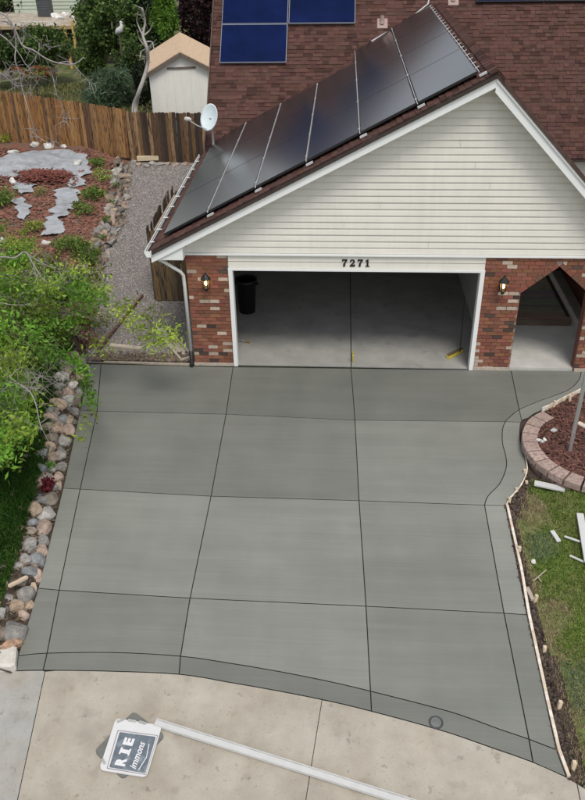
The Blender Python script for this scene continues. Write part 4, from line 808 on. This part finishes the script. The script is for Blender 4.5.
LWW = [gnd(*p) for p in LW]; EY = [p[1] for p in LWW[:8]][::-1]; EX = [p[0] for p in LWW[:8]][::-1]; XY = []; cols = []; dead = [(gnd(521, 515), .55), (gnd(549, 618), .42), (gnd(545, 655), .3), (gnd(573, 735), .45), (gnd(530, 505), .3)]; grey = [(gnd(537, 545), .45), (gnd(575, 690), .6)]
while len(XY) < 52000:
    y = random.uniform(-9.4, -3.2); x = random.uniform(4.9, 8.2)
    if not inpoly(x, y, LWW): continue
    dd = 0
    for c, r in dead: dd = max(dd, math.exp(-((x-c[0])**2+(y-c[1])**2)/r/r))
    gg = max(math.exp(-((x-c[0])**2+(y-c[1])**2)/r/r) for c, r in grey)
    ex_ = np.interp(y, EY, EX); dd = max(dd, .75*math.exp(-((x-ex_)/.22)**2) if y > -9 else 0); dd += .25*math.sin(x*7+1)*math.sin(y*6)*.6+random.uniform(-.15, .15)
    if dd > .5:
        if random.random() < .35: continue
        c = (.50, .41, .26)
    elif gg+random.uniform(-.2, .2) > .6: c = (.25, .32, .19)
    else: c = (.21, .34, .05) if random.random() < .8 else (.34, .38, .11)
    t = random.uniform(.65, 1.35); XY.append((x, y)); cols.append((c[0]*t, c[1]*t, c[2]*t))
blades('lawn_grass', XY, lambda x, y: zlawn(x, y)-.003, .05, .007, np.array(cols), 'patchy lawn grass with straw coloured dead spots beside the form board')
XY = []; cols = []
while len(XY) < 95000:
    y = random.uniform(-7.5, 1.2); u = random.uniform(.38, 3.2); x = xe(y)-u
    if u < .75 and y > -3 and random.random() < .6: continue
    t = random.uniform(.5, 1.3)*(1+.3*math.sin(x*3)*math.sin(y*2.2)); c = (.075, .20, .026) if random.random() < .85 else (.16, .28, .05); XY.append((x, y)); cols.append((c[0]*t, c[1]*t, c[2]*t))
blades('lawn_grass', XY, lambda x, y: T(x, y)-.01, .12, .009, np.array(cols), 'thick dark green grass left of the rock border')
G_ = lambda x, y, z: gnd(x, y, z)
board('white_plank', (580, 514), (588, 562), .07, .07, .11, .04, M_ALU, 'wide white plank lying on the lawn', 'plank', f=G_)
board('wood_offcut', (552, 531), (559, 541.5), .03, .03, .07, .03, M_ALU, 'short pale offcut lying apart on the grass left of the thin strips', 'offcut', f=G_)
board('wood_strip', (564.5, 536.3), (580, 541.7), .03, .03, .035, .02, M_ALU, 'thin white strip on the lawn touching the wide plank near its upper end', 'strip', f=G_)
board('wood_strip', (569.7, 555.5), (584, 562), .03, .03, .03, .02, M_ALU, 'thin white strip on the lawn touching the wide plank near its lower end', 'strip', f=G_)
board('white_board', (534.5, 483), (565, 489.5), .07, .07, .13, .03, M_ALU, 'short white board lying at the foot of the planter', 'board', f=G_)
tw = gnd(540, 575, .04); tag(MB().tube([gnd(533, 581, .03), gnd(538, 577, .05), gnd(546, 570, .04)], .008, 5).tube([gnd(538, 577, .05), gnd(542, 582, .03)], .006, 5).build('twig', M_WOOD_GREY), 'small forked pale twig lying on the lawn', 'twig')
tag(inst('white_stone', RM[3], gnd(533.5, 562, .0), None, (0, 0, 1), (.06, .045, .04), (.75, .72, .66)), 'small white stone lying on the grass above the forked twig', 'stone')
tag(MB().bar(gnd(527, 588, .0), gnd(533, 600, .02), .06, .04).build('broken_stake', M_WOOD_GREY), 'broken grey stake lying in the soil by the form board', 'stake')

# ================================================================== TOOLS ON THE STREET
def onst(px, py, up): return gnd(px, py, up-.006)
def quadplate(name, px, up, th, m, par, bev=.05):
    P = [onst(*p, up) for p in px]; R = []
    n = len(P)
    for i in range(n):
        a, b, c = P[i-1], P[i], P[(i+1) % n]; e1 = (a-b)/np.linalg.norm(a-b); e2 = (c-b)/np.linalg.norm(c-b)
        R += [b+e1*bev, b+e1*bev*.3+e2*bev*.3, b+e2*bev]
    mb = MB(); mb.prism([p-(0, 0, th) for p in R][::-1], (0, 0, th)); return mb.build(name, m, par)
pad = thing('kneeling_pad', 'dark grey rubber pad lying under the white lettered board', 'pad', onst(130, 745, 0)); quadplate('pad', [(133.5, 711), (165, 735), (123, 779), (94, 751)], .03, .03, mat('grey_rubber_pad', (.15, .155, .14), .85, var=.15, scale=8), pad)
sb_ = thing('lettered_board', 'white board with blue grey panel and rotated lettering RIE lying on the street', 'board', onst(130, 747, 0)); CP = [(116, 718), (162, 725.5), (146.5, 777), (99, 769.5)]
quadplate('board', CP, .055, .02, mat('white_plastic', (.62, .62, .62), .5, var=.04), sb_)
quadplate('print_edge', [(117.6, 730), (158, 735.2), (146, 775), (106.5, 768.5)], .057, .001, mat('print_brown', (.22, .18, .18), .6, var=.1), sb_, .01)
quadplate('print_white', [(118.2, 730.8), (157.3, 735.8), (145.8, 774.3), (107.4, 767.8)], .0585, .001, mat('print_white', (.6, .6, .62), .6, var=.05), sb_, .01)
quadplate('print_panel', [(119.6, 732), (155.8, 736.8), (145.2, 773.4), (109.2, 767.2)], .060, .001, mat('print_blue_grey', (.125, .15, .175), .55, var=.25, scale=14, hue2=(.30, .33, .36), h2scale=9, h2w=(.5, .8)), sb_, .01)
def text_mesh(body, wid, hgt, bold, shear, o, ex, ey, m, par):
    cu = bpy.data.curves.new('lettering', 'FONT'); cu.body = body; cu.size = .2; cu.offset = bold; cu.shear = shear; cu.extrude = 0; cu.resolution_u = 3
    to = bpy.data.objects.new('lettering', cu); COL.objects.link(to); dg = bpy.context.evaluated_depsgraph_get(); me = bpy.data.meshes.new_from_object(to.evaluated_get(dg)); bpy.data.objects.remove(to)
    V = np.array([v.co[:] for v in me.vertices]); lo = V.min(0); hi = V.max(0); W_ = 0
    for v in me.vertices: q = o+ex*((v.co.x-lo[0])/(hi[0]-lo[0])-.5)*wid+ey*((v.co.y-lo[1])/(hi[1]-lo[1])-.5)*hgt; v.co = tuple(q-world_loc(par))
    me.materials.clear(); me.materials.append(m); ob = bpy.data.objects.new('lettering', me); COL.objects.link(ob); ob.parent = par; return W_
M_PRW = mat('letter_white', (.68, .68, .69), .6, var=.08, scale=30)
A = onst(119.4, 764.6, .0625); Bp = onst(128.6, 741.5, .0625); ex = (Bp-A)/np.linalg.norm(Bp-A); nz_ = np.array((0, -SL, 1.)); nz_ /= np.linalg.norm(nz_); ey = np.cross(nz_, ex)
for ch, px, wid in (('R', (121.0, 761.6), .105), ('I', (125.0, 751.4), .05), ('E', (128.6, 741.6), .10)):
    c_ = onst(*px, .0625); text_mesh(ch, wid, .135, .012, 0, c_, ex, ey, M_PRW, sb_)
    if ch == 'I':
        for h_2 in (-.058, .058): MB().bar(c_-ex*.045+ey*h_2, c_+ex*.045+ey*h_2, .022, .001, nz_).build('serif', M_PRW, sb_)
text_mesh('immons', .36, .085, .004, .35, onst(137.5, 755, .0625), ex, ey, M_PRW, sb_)
MB().tube([onst(138.5, 770, .064)+ey*.0, onst(146.5, 757, .064), onst(149, 744, .064)], .006, 5).build('flourish', M_PRW, sb_)
for px in ((117, 722, 124, 719), (128, 720, 136, 721.5), (139, 721.5, 146, 723.5), (102, 759, 105, 764)): MB().bar(onst(px[0], px[1], .062), onst(px[2], px[3], .062), .03, .012).build('scuff_clip', mat('clip_grey', (.38, .38, .37), .5), sb_)
a, b = onst(156, 722.5, .05), onst(420, 806, .05); t = thing('straightedge', 'long aluminium screed straightedge lying across the street', 'straightedge', (a+b)/2); MB().bar(a, b, .10, .045).build('beam', M_ALU, t); d = (b-a)/np.linalg.norm(b-a); MB().bar(a-d*.008, a, .104, .05).build('end_cap', mat('grey_plastic', (.45, .45, .45), .5), t)
r = np.cross(d, (0, 0, 1)); MB().bar(a+r*-.03+(0, 0, .024), b+r*-.03+(0, 0, .024), .012, .004).build('groove', mat('clip_grey'), t)

# ================================================================== PLANTS
def twigs(mb, Q, r, n, ln, gr=.3):
    for _ in range(n):
        i = random.randrange(len(Q)//4, len(Q)); p = np.array(Q[i]); d = rng.normal(size=3)*np.array((1, .5, 1)); d[2] -= gr; d /= np.linalg.norm(d); l = ln*random.uniform(.4, 1.2); k = rng.normal(size=3)*.25
        a = p+d*l*.5+k*l*.3; b = p+d*l+k*l*.8; mb.tube([p, a, b], [r, r*.75, r*.4], 4)
        if random.random() < .6: e = a+rng.normal(size=3)*l*.35; mb.tube([a, e], [r*.6, r*.35], 4)
M_LEAF = mat('leaf', src='vc', rough=.6, var=.1, scale=4, transl=.35, spec=.3)
M_BARK = mat('tree_bark', (.16, .13, .11), .9, var=.3, scale=14, bump=.5)
M_PALE = mat('dead_wood', (.38, .35, .33), .85, var=.25, scale=14)
def crown_pts(c, r, n, clumps, spread):
    """leaf centres: many clumps on and in an ellipsoid"""
    c = np.array(c); r = np.array(r); k = rng.normal(size=(clumps, 3)); k /= np.linalg.norm(k, axis=1)[:, None]; k *= rng.uniform(.35, 1, (clumps, 1))**.6
    k[:, 2] = np.where(k[:, 2] < -.6, -.6, k[:, 2]); cc = c+k*r; pick = rng.integers(0, clumps, n); return cc[pick]+rng.normal(size=(n, 3))*spread*r, pick
def plant(name, label, cat, c, r, n, cols, ln, wd, clumps=28, spread=.17, trunk=.05, ground_z=0, group=None, trunk_m=None, up=0):
    c = np.array(c, float); t = thing(name, label, cat, (c[0], c[1], ground_z), group)
    P, pick = crown_pts(c, r, n, clumps, spread); V, F = leafset(P, ln, wd, up); tones = rng.uniform(.55, 1.3, clumps)
    base_c = np.array(cols)[rng.integers(0, len(cols), n)]; col = base_c*tones[pick][:, None]*rng.uniform(.75, 1.25, (n, 1))
    fast('crown', V, F, M_LEAF, np.clip(col, .002, .9), t)
    mb = MB(); g = np.array((c[0], c[1], ground_z-.03))
    mb.tube([g, (g+c)/2+rng.normal(size=3)*.05*trunk*10*.2, c+(0, 0, r[2]*.3)], [trunk, trunk*.8, trunk*.3], 6)
    for _ in range(6): e = c+rng.normal(size=3)*np.array(r)*.45; s_ = g+(c-g)*random.uniform(.3, .9); mb.tube([s_, (s_+e)/2+(0, 0, .05), e], [trunk*.5, trunk*.35, trunk*.12], 5)
    mb.build('trunk', trunk_m or M_BARK, t, smooth=True); return t
def bgp(name, label, cat, px, py, rx, ry, Y, cols, n, ln, wd, gz=0, dep=1.0, **k):
    c = ony(px, py, Y); s = np.linalg.norm(c-CAM)/FPX*.93; return plant(name, label, cat, c, (rx*s, rx*s*dep, ry*s), n, cols, ln, wd, ground_z=gz, **k)
DG_ = [(.05, .09, .022), (.075, .125, .03), (.03, .058, .016)]; MG = [(.11, .18, .04), (.16, .23, .06), (.07, .13, .03)]
bgp('leafy_tree', 'broad mid green leafy tree left of the bird post beyond the fence', 'tree', 112, 25, 36, 30, 28, DG_+MG, 11000, .22, .13, clumps=60, spread=.13, trunk=.12)
bgp('juniper_shrub', 'feathery blue green juniper shrub behind the golden fence', 'shrub', 110, 90, 24, 19, 21.5, [(.10, .155, .085), (.14, .20, .115), (.065, .11, .06)], 8000, .30, .035, clumps=40, spread=.16, up=.0)
bgp('evergreen_shrub', 'bright yellow green upright evergreen left of the shed roof', 'shrub', 164, 16, 11, 24, 24.5, [(.15, .28, .035), (.11, .22, .03)], 6500, .16, .07, clumps=40, spread=.14)
bgp('purple_tree', 'dark purple leaved tree right behind the shed', 'tree', 203, 18, 24, 38, 27.5, [(.045, .018, .022), (.03, .014, .018), (.06, .028, .026)], 9000, .17, .11, clumps=50, trunk=.1)
bgp('dark_tree', 'very dark green tree between the bird post and the yellow green evergreen', 'tree', 142, 14, 24, 34, 32, [(.018, .036, .012), (.028, .05, .016)], 9000, .22, .12, clumps=50, trunk=.12)
bgp('dark_tree', 'dark tree beside the pale green house wall', 'tree', 92, 4, 16, 16, 33, [(.025, .055, .018), (.04, .075, .022)], 5000, .2, .12, clumps=30, trunk=.1)
bgp('vine_shrub', 'mid green leafy shrub under the raised terrace edge', 'shrub', 42, 48, 24, 17, 30, MG+DG_, 6500, .17, .11, clumps=40)
bgp('vine_shrub', 'low green shrub under the terrace behind the bare branches', 'shrub', 8, 56, 20, 13, 29, DG_+MG[:1], 4500, .17, .11, clumps=30)
bgp('vine_shrub', 'light green shrub between the wooden posts and the juniper', 'shrub', 88, 60, 14, 16, 27, MG, 3800, .16, .1, clumps=25)
bgp('hedge_shrub', 'dark green shrub overhanging the terrace beside the air conditioner', 'shrub', 10, 6, 26, 14, 44, DG_, 6000, .28, .16, gz=2.1, clumps=30)
bgp('hedge_shrub', 'dark green shrub filling the gap between shed and fence corner', 'shrub', 143, 84, 8, 22, 20.5, [(.02, .03, .014), (.03, .045, .02)], 2600, .14, .07, clumps=20)
bgp('vine_shrub', 'green shrub at the foot of the bird post', 'shrub', 128, 60, 12, 16, 25, DG_+MG[1:2], 4200, .16, .09, clumps=25)
bgp('flowering_shrub', 'green shrub with a few red blooms behind the grey timber rail', 'shrub', 33, 72, 17, 6, 25.5, MG[:2]+[(.30, .03, .04)], 2000, .14, .09, clumps=20)
# back yard grass tufts
XY = [(random.uniform(-17, -6.2), random.uniform(18.3, 30)) for _ in range(15000)]; t_ = rng.uniform(.6, 1.3, (15000, 1)); cc = np.where(rng.uniform(0, 1, (15000, 1)) < .5, np.array([[.19, .22, .07]]), np.array([[.30, .27, .13]]))*t_
blades('yard_grass', XY, lambda x, y: -.03, .16, .03, cc, 'dry green grass of the yard beyond the fence')
# neighbour terrace, house, air conditioner
TZ = 2.1; M_TER = mat('terrace_gravel', (.33, .27, .20), .9, var=.3, scale=3, hue2=(.45, .41, .36), h2scale=1.2)
mb = MB(); mb.box((-27, 50, TZ-.06), (32.0, 28, .12)); ter = tag(mb.build('terrace', M_TER), kind='structure')
MB().box((-27, 36.5, TZ/2-.1), (31.8, .3, TZ-.1)).build('retaining_face', mat('dark_timber_wall', (.03, .024, .02), .9, var=.3), ter)
MB().box((-27, 35.96, TZ-.05), (32, .08, .18)).build('edge_timber', mat('tan_timber', (.36, .27, .16), .85, var=.2), ter)
for px, py0, py1, lab in ((66, 25, 48, 'shorter yellow brown wooden post below the terrace edge'), (74.5, 21, 62, 'taller yellow brown wooden post below the terrace edge')):
    a = ony(px+3, py1, 34.6); b = ony(px-2.5, py0, 35.2); a[2] = max(a[2], -.03) if py1 > 55 else a[2]; a[2] = -.03; tag(MB().bar(a, b, .14, .14, (0, 1, 0)).build('wooden_post', mat('yellow_timber', (.42, .29, .09), .8, var=.2)), lab, 'post')
hb = onz(66, 12.5, TZ); nh = thing('neighbour_house', 'pale green lap sided house wall on the raised terrace', 'house', (hb[0], hb[1], TZ)); M_GS = mat('green_siding', (.42, .47, .38), .6, var=.06)
MB().box((hb[0]+.6, hb[1]+3.1, TZ+2.0), (8.2, 6, 4)).build('wall', M_GS, nh)
for k_ in range(16): MB().hexa([(hb[0]-3.5, hb[1]+.09, TZ+k_*.22), (hb[0]+4.7, hb[1]+.09, TZ+k_*.22), (hb[0]+4.7, hb[1]+.04, TZ+k_*.22), (hb[0]-3.5, hb[1]+.04, TZ+k_*.22)], [(hb[0]-3.5, hb[1]+.09, TZ+k_*.22+.2), (hb[0]+4.7, hb[1]+.09, TZ+k_*.22+.2), (hb[0]+4.7, hb[1]+.075, TZ+k_*.22+.2), (hb[0]-3.5, hb[1]+.075, TZ+k_*.22+.2)]).build('siding_board', M_GS, nh)
mb = MB(); mb.prism([(hb[0]-4, hb[1]-.5, TZ+4), (hb[0]-4, hb[1]+3, TZ+6), (hb[0]-4, hb[1]+6.6, TZ+4)], (9.2, 0, 0)); mb.build('roof', mat('roof_plain'), nh)
ac = onz(44.5, 17, TZ); t = thing('air_conditioner', 'dark grey air conditioner unit on the terrace against the green wall', 'air conditioner', ac)
MB().box(ac+(0, .35, .5), (.82, .7, .96)).build('cabinet', mat('ac_grey', (.07, .075, .08), .6), t); MB().box(ac+(0, .35, 1.0), (.86, .74, .05)).build('top', mat('ac_grey'), t)
for k_ in range(9): MB().box(ac+(0, -.012, .12+k_*.095), (.78, .02, .02)).build('louvre', mat('ac_slat', (.12, .125, .13), .6), t)
for k_, (px, py, s) in enumerate([(55, 16, .4), (64, 15, .45), (73, 16.5, .4), (60, 18.5, .35)]): tag(inst('white_stone', RM[k_], onz(px, py, TZ+.08), None, (0, 0, k_), (s, s*.7, s*.5), (.75, .72, .68)), 'pale rock on the terrace in front of the green wall', 'stone', 'pale rocks on the terrace')
board('timber_rail', (0, 77), (57, 69), .3, .3, .22, .3, mat('grey_timber', (.27, .24, .21), .85, var=.25), 'long grey timber edging in the yard below the terrace', 'timber')
p = ony(124.5, 78, 24.5); p[2] = -.03; t = thing('bird_post', 'slim dark post topped with a white bird figure beyond the fence', 'post', p); top_ = ony(125.5, 34, 24.5)
MB().tube([p, (p[0], p[1], top_[2])], [.05, .04], 8).build('pole', mat('dark_pole', (.09, .075, .06), .8), t); q = np.array((p[0], p[1], top_[2]))
mb = MB(); mb.tube([q+(-.18, 0, .02), q+(-.05, 0, .12), q+(.1, 0, .2), q+(.16, 0, .36), q+(.12, 0, .48)], [.03, .13, .14, .08, .05], 8); mb.tube([q+(.1, 0, .46), q+(.14, 0, .5), q+(.26, -.02, .47)], [.06, .06, .01], 8); mb.build('bird', mat('bird_white', (.5, .5, .5), .6), t, smooth=True)
t = thing('driftwood', 'pale twisted dead trunk standing behind the fence corner beside the shed', 'dead trunk', ony(136, 112, 16.4))
def pw(L, Y, jz=0): return [ony(x, y, Y+(0 if len(L) < 3 else jz*math.sin(i*2.1))) for i, (x, y) in enumerate(L)]
a = pw([(135, 118), (136, 104), (139, 92), (144, 78), (148, 62), (147, 48), (143, 36), (145, 22), (142, 8)], 16.6, .15); mb = MB(); mb.tube(crom(a, 3), list(np.linspace(.10, .03, 25)), 7)
for L in ([(139, 92), (133, 104), (132, 116)], [(147, 48), (140, 40), (137, 30)], [(143, 36), (150, 30), (153, 22)], [(145, 42), (152, 42), (154, 50)], [(143, 36), (137, 22), (138, 12)], [(147, 48), (141, 52), (140, 58)]): mb.tube(crom(pw(L, 16.6, .2), 3), list(np.linspace(.035 if L[0][1] < 80 else .06, .012, 7)), 5)
twigs(mb, crom(a, 3)[8:], .012, 16, .5, 0); mb.build('trunk', M_PALE, t, smooth=True)

# ---- bare tree hanging in from the left over the fence
YB = 13.0; bt = thing('bare_tree', 'bare pale branches hanging over the fence from the side', 'tree', (-11.5, 13.0, .35))
mb = MB(); cr_ = ony(-45, 20, YB); mb.tube([(-11.5, 13, .3), (-11.4, 13.1, 2.5), cr_], [.2, .16, .11], 9); mb.build('trunk', M_PALE, bt, smooth=True)
br = [([(-45, 20), (-15, 12), (3, 14), (14, 28), (22, 45), (33, 50), (45, 58), (58, 63), (74, 64), (84, 57)], .075), ([(58, 63), (70, 62), (80, 72), (91, 84)], .03), ([(14, 28), (16, 45), (15, 60), (20, 75), (22, 88), (27, 105), (33, 125), (36, 135), (48, 143), (58, 148)], .045), ([(33, 125), (32, 133), (30, 139)], .015), ([(48, 143), (56, 141)], .015), ([(45, 58), (52, 74), (56, 92), (62, 106), (68, 118), (79, 118)], .03), ([(68, 118), (66, 122)], .012), ([(-40, 40), (-10, 32), (5, 38), (18, 52), (28, 66), (38, 52), (39, 43)], .045), ([(-45, 60), (-15, 66), (2, 74), (12, 82), (22, 90)], .035), ([(2, 74), (10, 76), (18, 88)], .02), ([(22, 45), (24, 34), (20, 22)], .03), ([(28, 66), (24, 72), (22, 80)], .02), ([(30, 100), (31, 84), (29, 72)], .02), ([(14, 28), (6, 22), (-5, 21)], .05), ([(38, 52), (44, 44), (50, 48)], .014), ([(16, 60), (10, 66), (8, 72)], .015)]
for i, (L, r) in enumerate(br):
    P = pw(L, YB+.6*math.sin(i*1.7)*(i > 0 and i not in (1, 2, 3, 4)), .12)
    if i in (1, 5): P[0] = pw(br[0][0], YB, .12)[7 if i == 1 else 6]
    Q = crom(P, 4); mb = MB().tube(Q, list(np.linspace(r*.5, r*.18, len(Q))), 6); twigs(mb, Q, .008, 9, .45); mb.build('branch', mat('bare_bark', (.34, .31, .31), .85, var=.3, scale=10), bt, smooth=True)

# ---- leafy tree over the left lawn
tr = thing('leafy_tree', 'spreading green tree with grey twigs leaning over the rock border', 'tree', (-6.4, .2, T(-6.4, .2))); g0 = np.array((-6.4, .2, T(-6.4, .2)-.05)); f0 = np.array((-6.15, .1, 1.35))
mb = MB(); mb.tube([g0, (g0+f0)/2+(.05, 0, 0), f0], [.16, .12, .10], 9); mb.build('trunk', M_BARK, tr, smooth=True)
POLY = [(-40, 215), (0, 225), (22, 242), (45, 256), (66, 266), (88, 276), (98, 288), (94, 300), (84, 314), (70, 325), (60, 340), (52, 356), (40, 378), (34, 402), (26, 426), (20, 452), (8, 472), (-40, 495)]
tips = []
while len(tips) < 105:
    px, py = random.uniform(-40, 110), random.uniform(215, 490)
    if inpoly(px, py, POLY): tips.append((px, py, random.uniform(.6, 2.3)-.35*sst((py-380)/100), 0))
tips += [(118, 312, 1.5, 1), (135, 322, 1.55, 1), (150, 318, 1.6, 1), (165, 330, 1.5, 1), (173, 338, 1.45, 1), (145, 335, 1.4, 1), (157, 342, 1.35, 1), (100, 318, 1.5, 1), (128, 308, 1.6, 1), (78, 362, 1.2, 2), (82, 370, 1.15, 2), (84, 378, 1.12, 2), (87, 386, 1.1, 2), (89, 394, 1.05, 2), (91, 402, 1.0, 2), (86, 424, .85, 3), (78, 436, .8, 3), (91, 417, .9, 3), (73, 357, 1.3, 2), (100, 345, 1.0, 1), (103, 290, 1.5, 1), (98, 275, 1.6, 1), (85, 270, 1.6, 1), (30, 245, 1.7, 1), (50, 262, 1.7, 1), (12, 245, 1.8, 1)]
LC = []; LT = []; bm_ = MB(); gm = MB()
for (px, py, z, ty) in tips:
    wk = ty >= 2; e = onz(px, py, z); m_ = f0+(e-f0)*.5+np.array((0, 0, .25))+rng.normal(size=3)*.18; Q = crom([f0, m_, e], 6); bm_.tube(Q[6:], list(np.linspace(.008, .003, len(Q)-6)), 5)
    kn = (300, 120, 70, 26)[ty]; yel = ty in (1, 3); tt = rng.uniform(.35, 1.0, kn)**.7; P = np.array([Q[int(t*(len(Q)-1))] for t in tt]) if ty == 0 else np.repeat(e[None], kn, 0); sp = (.15, .14, .075, .08)[ty]
    if ty == 0: P = np.where(rng.uniform(0, 1, (kn, 1)) < .65, e[None], P)
    P = P+rng.normal(size=(kn, 3))*sp*np.array((1, 1, .8)); tone = random.choice((.45, .7, .9, 1.1, 1.4))*random.uniform(.9, 1.1)
    c = np.array((.145, .30, .036) if not yel else (.30, .40, .055)); 
    if ty == 0 and random.random() < .3: c = np.array((.25, .35, .05))
    LC.append(P); LT.append(np.clip(c[None]*tone*rng.uniform(.7, 1.3, (kn, 1)), 0, .9))
bm_.build('branches', M_BARK, tr, smooth=True)
P = np.concatenate(LC); V, F = leafset(P, .095, .036, .6, (.35, 1.5)); fast('crown', V, F, M_LEAF, np.concatenate(LT), tr)
for L, z, r in (([(-30, 262), (0, 257), (14, 258), (25, 252), (32, 262), (42, 278), (52, 287)], 2.15, .05), ([(25, 252), (40, 262), (55, 268), (70, 272)], 2.1, .025), ([(32, 262), (37, 280), (35, 290)], 2.1, .018), ([(-20, 300), (0, 303), (15, 305), (28, 304), (42, 296), (62, 282)], 2.0, .025), ([(-25, 350), (0, 367), (12, 379), (22, 386), (30, 392), (36, 405), (39, 420), (42, 430)], 1.9, .035), ([(12, 379), (6, 388), (3, 397), (8, 408), (14, 416)], 1.85, .018), ([(22, 386), (36, 389), (50, 386)], 1.85, .015), ([(10, 377), (20, 368), (30, 372), (45, 378)], 1.9, .018), ([(30, 392), (34, 382), (48, 372)], 1.85, .012), ([(0, 367), (8, 355), (22, 350)], 1.9, .018), ([(-10, 395), (3, 390), (10, 386)], 1.85, .012), ([(52, 287), (58, 280), (68, 276)], 2.1, .012)):
    P = [onz(x, y, z+.05*math.sin(i*2.3)) for i, (x, y) in enumerate(L)]; Q = crom(P, 4); mb = MB().tube(Q, list(np.linspace(r*.5, r*.16, len(Q))), 6); twigs(mb, Q, .0045, 16, .38, 0); mb.build('dead_branch', mat('grey_twig', (.30, .27, .26), .85, var=.3, scale=10), tr, smooth=True)
# ---- low plants
def low(name, label, px, py, r, cols, n, ln, wd, h=None, group=None):
    q = onT(px, py); q[2] = T(q[0], q[1]); plant(name, label, 'plant', q+(0, 0, (h or r)*.55), (r, r, (h or r)*.6), n, cols, ln, wd, ground_z=q[2], trunk=.015, clumps=18, spread=.26, group=group)
low('flowering_plant', 'plant with orange red flower heads beside the green tree', 80, 326, .33, [(.42, .12, .04), (.36, .16, .05), (.12, .16, .04)], 1600, .06, .04, .4)
low('flowering_plant', 'plant with dusty pink flowers at the driveway corner', 90, 346, .24, [(.36, .17, .20), (.30, .14, .15), (.14, .12, .06)], 1100, .05, .035, .35)
low('red_groundcover', 'dark red leaved ground cover among the edging rocks', 47, 487, .14, [(.13, .015, .025), (.20, .03, .04)], 700, .05, .035, .14)
low('weed_tuft', 'small bright green weed growing between the edging rocks', 52, 469, .10, [(.14, .30, .04)], 150, .10, .03, .14)
GR = [(.15, .25, .045), (.22, .31, .07), (.10, .18, .035)]
low('garden_shrub', 'green shrub with yellowish tips at the top of the stone wall', 104, 180, .36, [(.40, .42, .13), (.24, .32, .07)], 420, .10, .045, .35)
low('garden_shrub', 'mid green spreading shrub halfway along the stone wall', 95, 198, .38, GR, 480, .10, .05, .3)
low('garden_shrub', 'low green spreading shrub at the lower end of the bark strip', 85, 213, .36, GR+[(.24, .25, .10)], 420, .10, .05, .28)
low('garden_shrub', 'small dark green shrub at the corner of the big fabric sheet', 97, 167, .26, GR, 300, .10, .05, .28)
low('garden_shrub', 'small green sprig at the foot of the golden fence', 102, 150, .26, GR, 260, .11, .05, .4)
low('garden_shrub', 'rounded green plant at the side of the small fabric patch', 0, 205, .45, GR, 800, .11, .05, .5)
low('garden_shrub', 'yellow green perennial near the lower fabric piece', 32, 232, .34, [(.34, .38, .07), (.20, .28, .05)], 420, .08, .045, .22)
low('garden_shrub', 'loose green shrub between tree and stone wall', 72, 253, .45, GR, 900, .09, .045, .4)
low('garden_shrub', 'pale green shrub at the lower end of the stone wall', 90, 263, .36, GR, 700, .09, .045, .35)
low('weed_tuft', 'pale dry weeds in the bark between two fabric strips', 42, 195, .26, [(.36, .32, .13), (.28, .30, .10)], 200, .11, .025, .2)
low('garden_shrub', 'yellow flowering weed beside the golden fence foot', 3, 142, .3, [(.40, .40, .06), (.2, .26, .05)], 320, .10, .045, .25)
for k_, (px, py) in enumerate([(112, 205), (106, 222), (100, 240), (116, 188), (95, 256)]):
    low('wall_weed', 'small weed growing out of the dry stone wall', px, py, .14, GR, 110, .08, .03, .16, group='weeds in the stone wall')
low('garden_shrub', 'green undergrowth beneath the spreading tree near the flowers', 62, 300, .7, DG_+MG, 3600, .10, .05, .6)
low('garden_shrub', 'green undergrowth beneath the spreading tree near the lawn', 35, 345, .8, DG_+MG, 4200, .10, .05, .6)
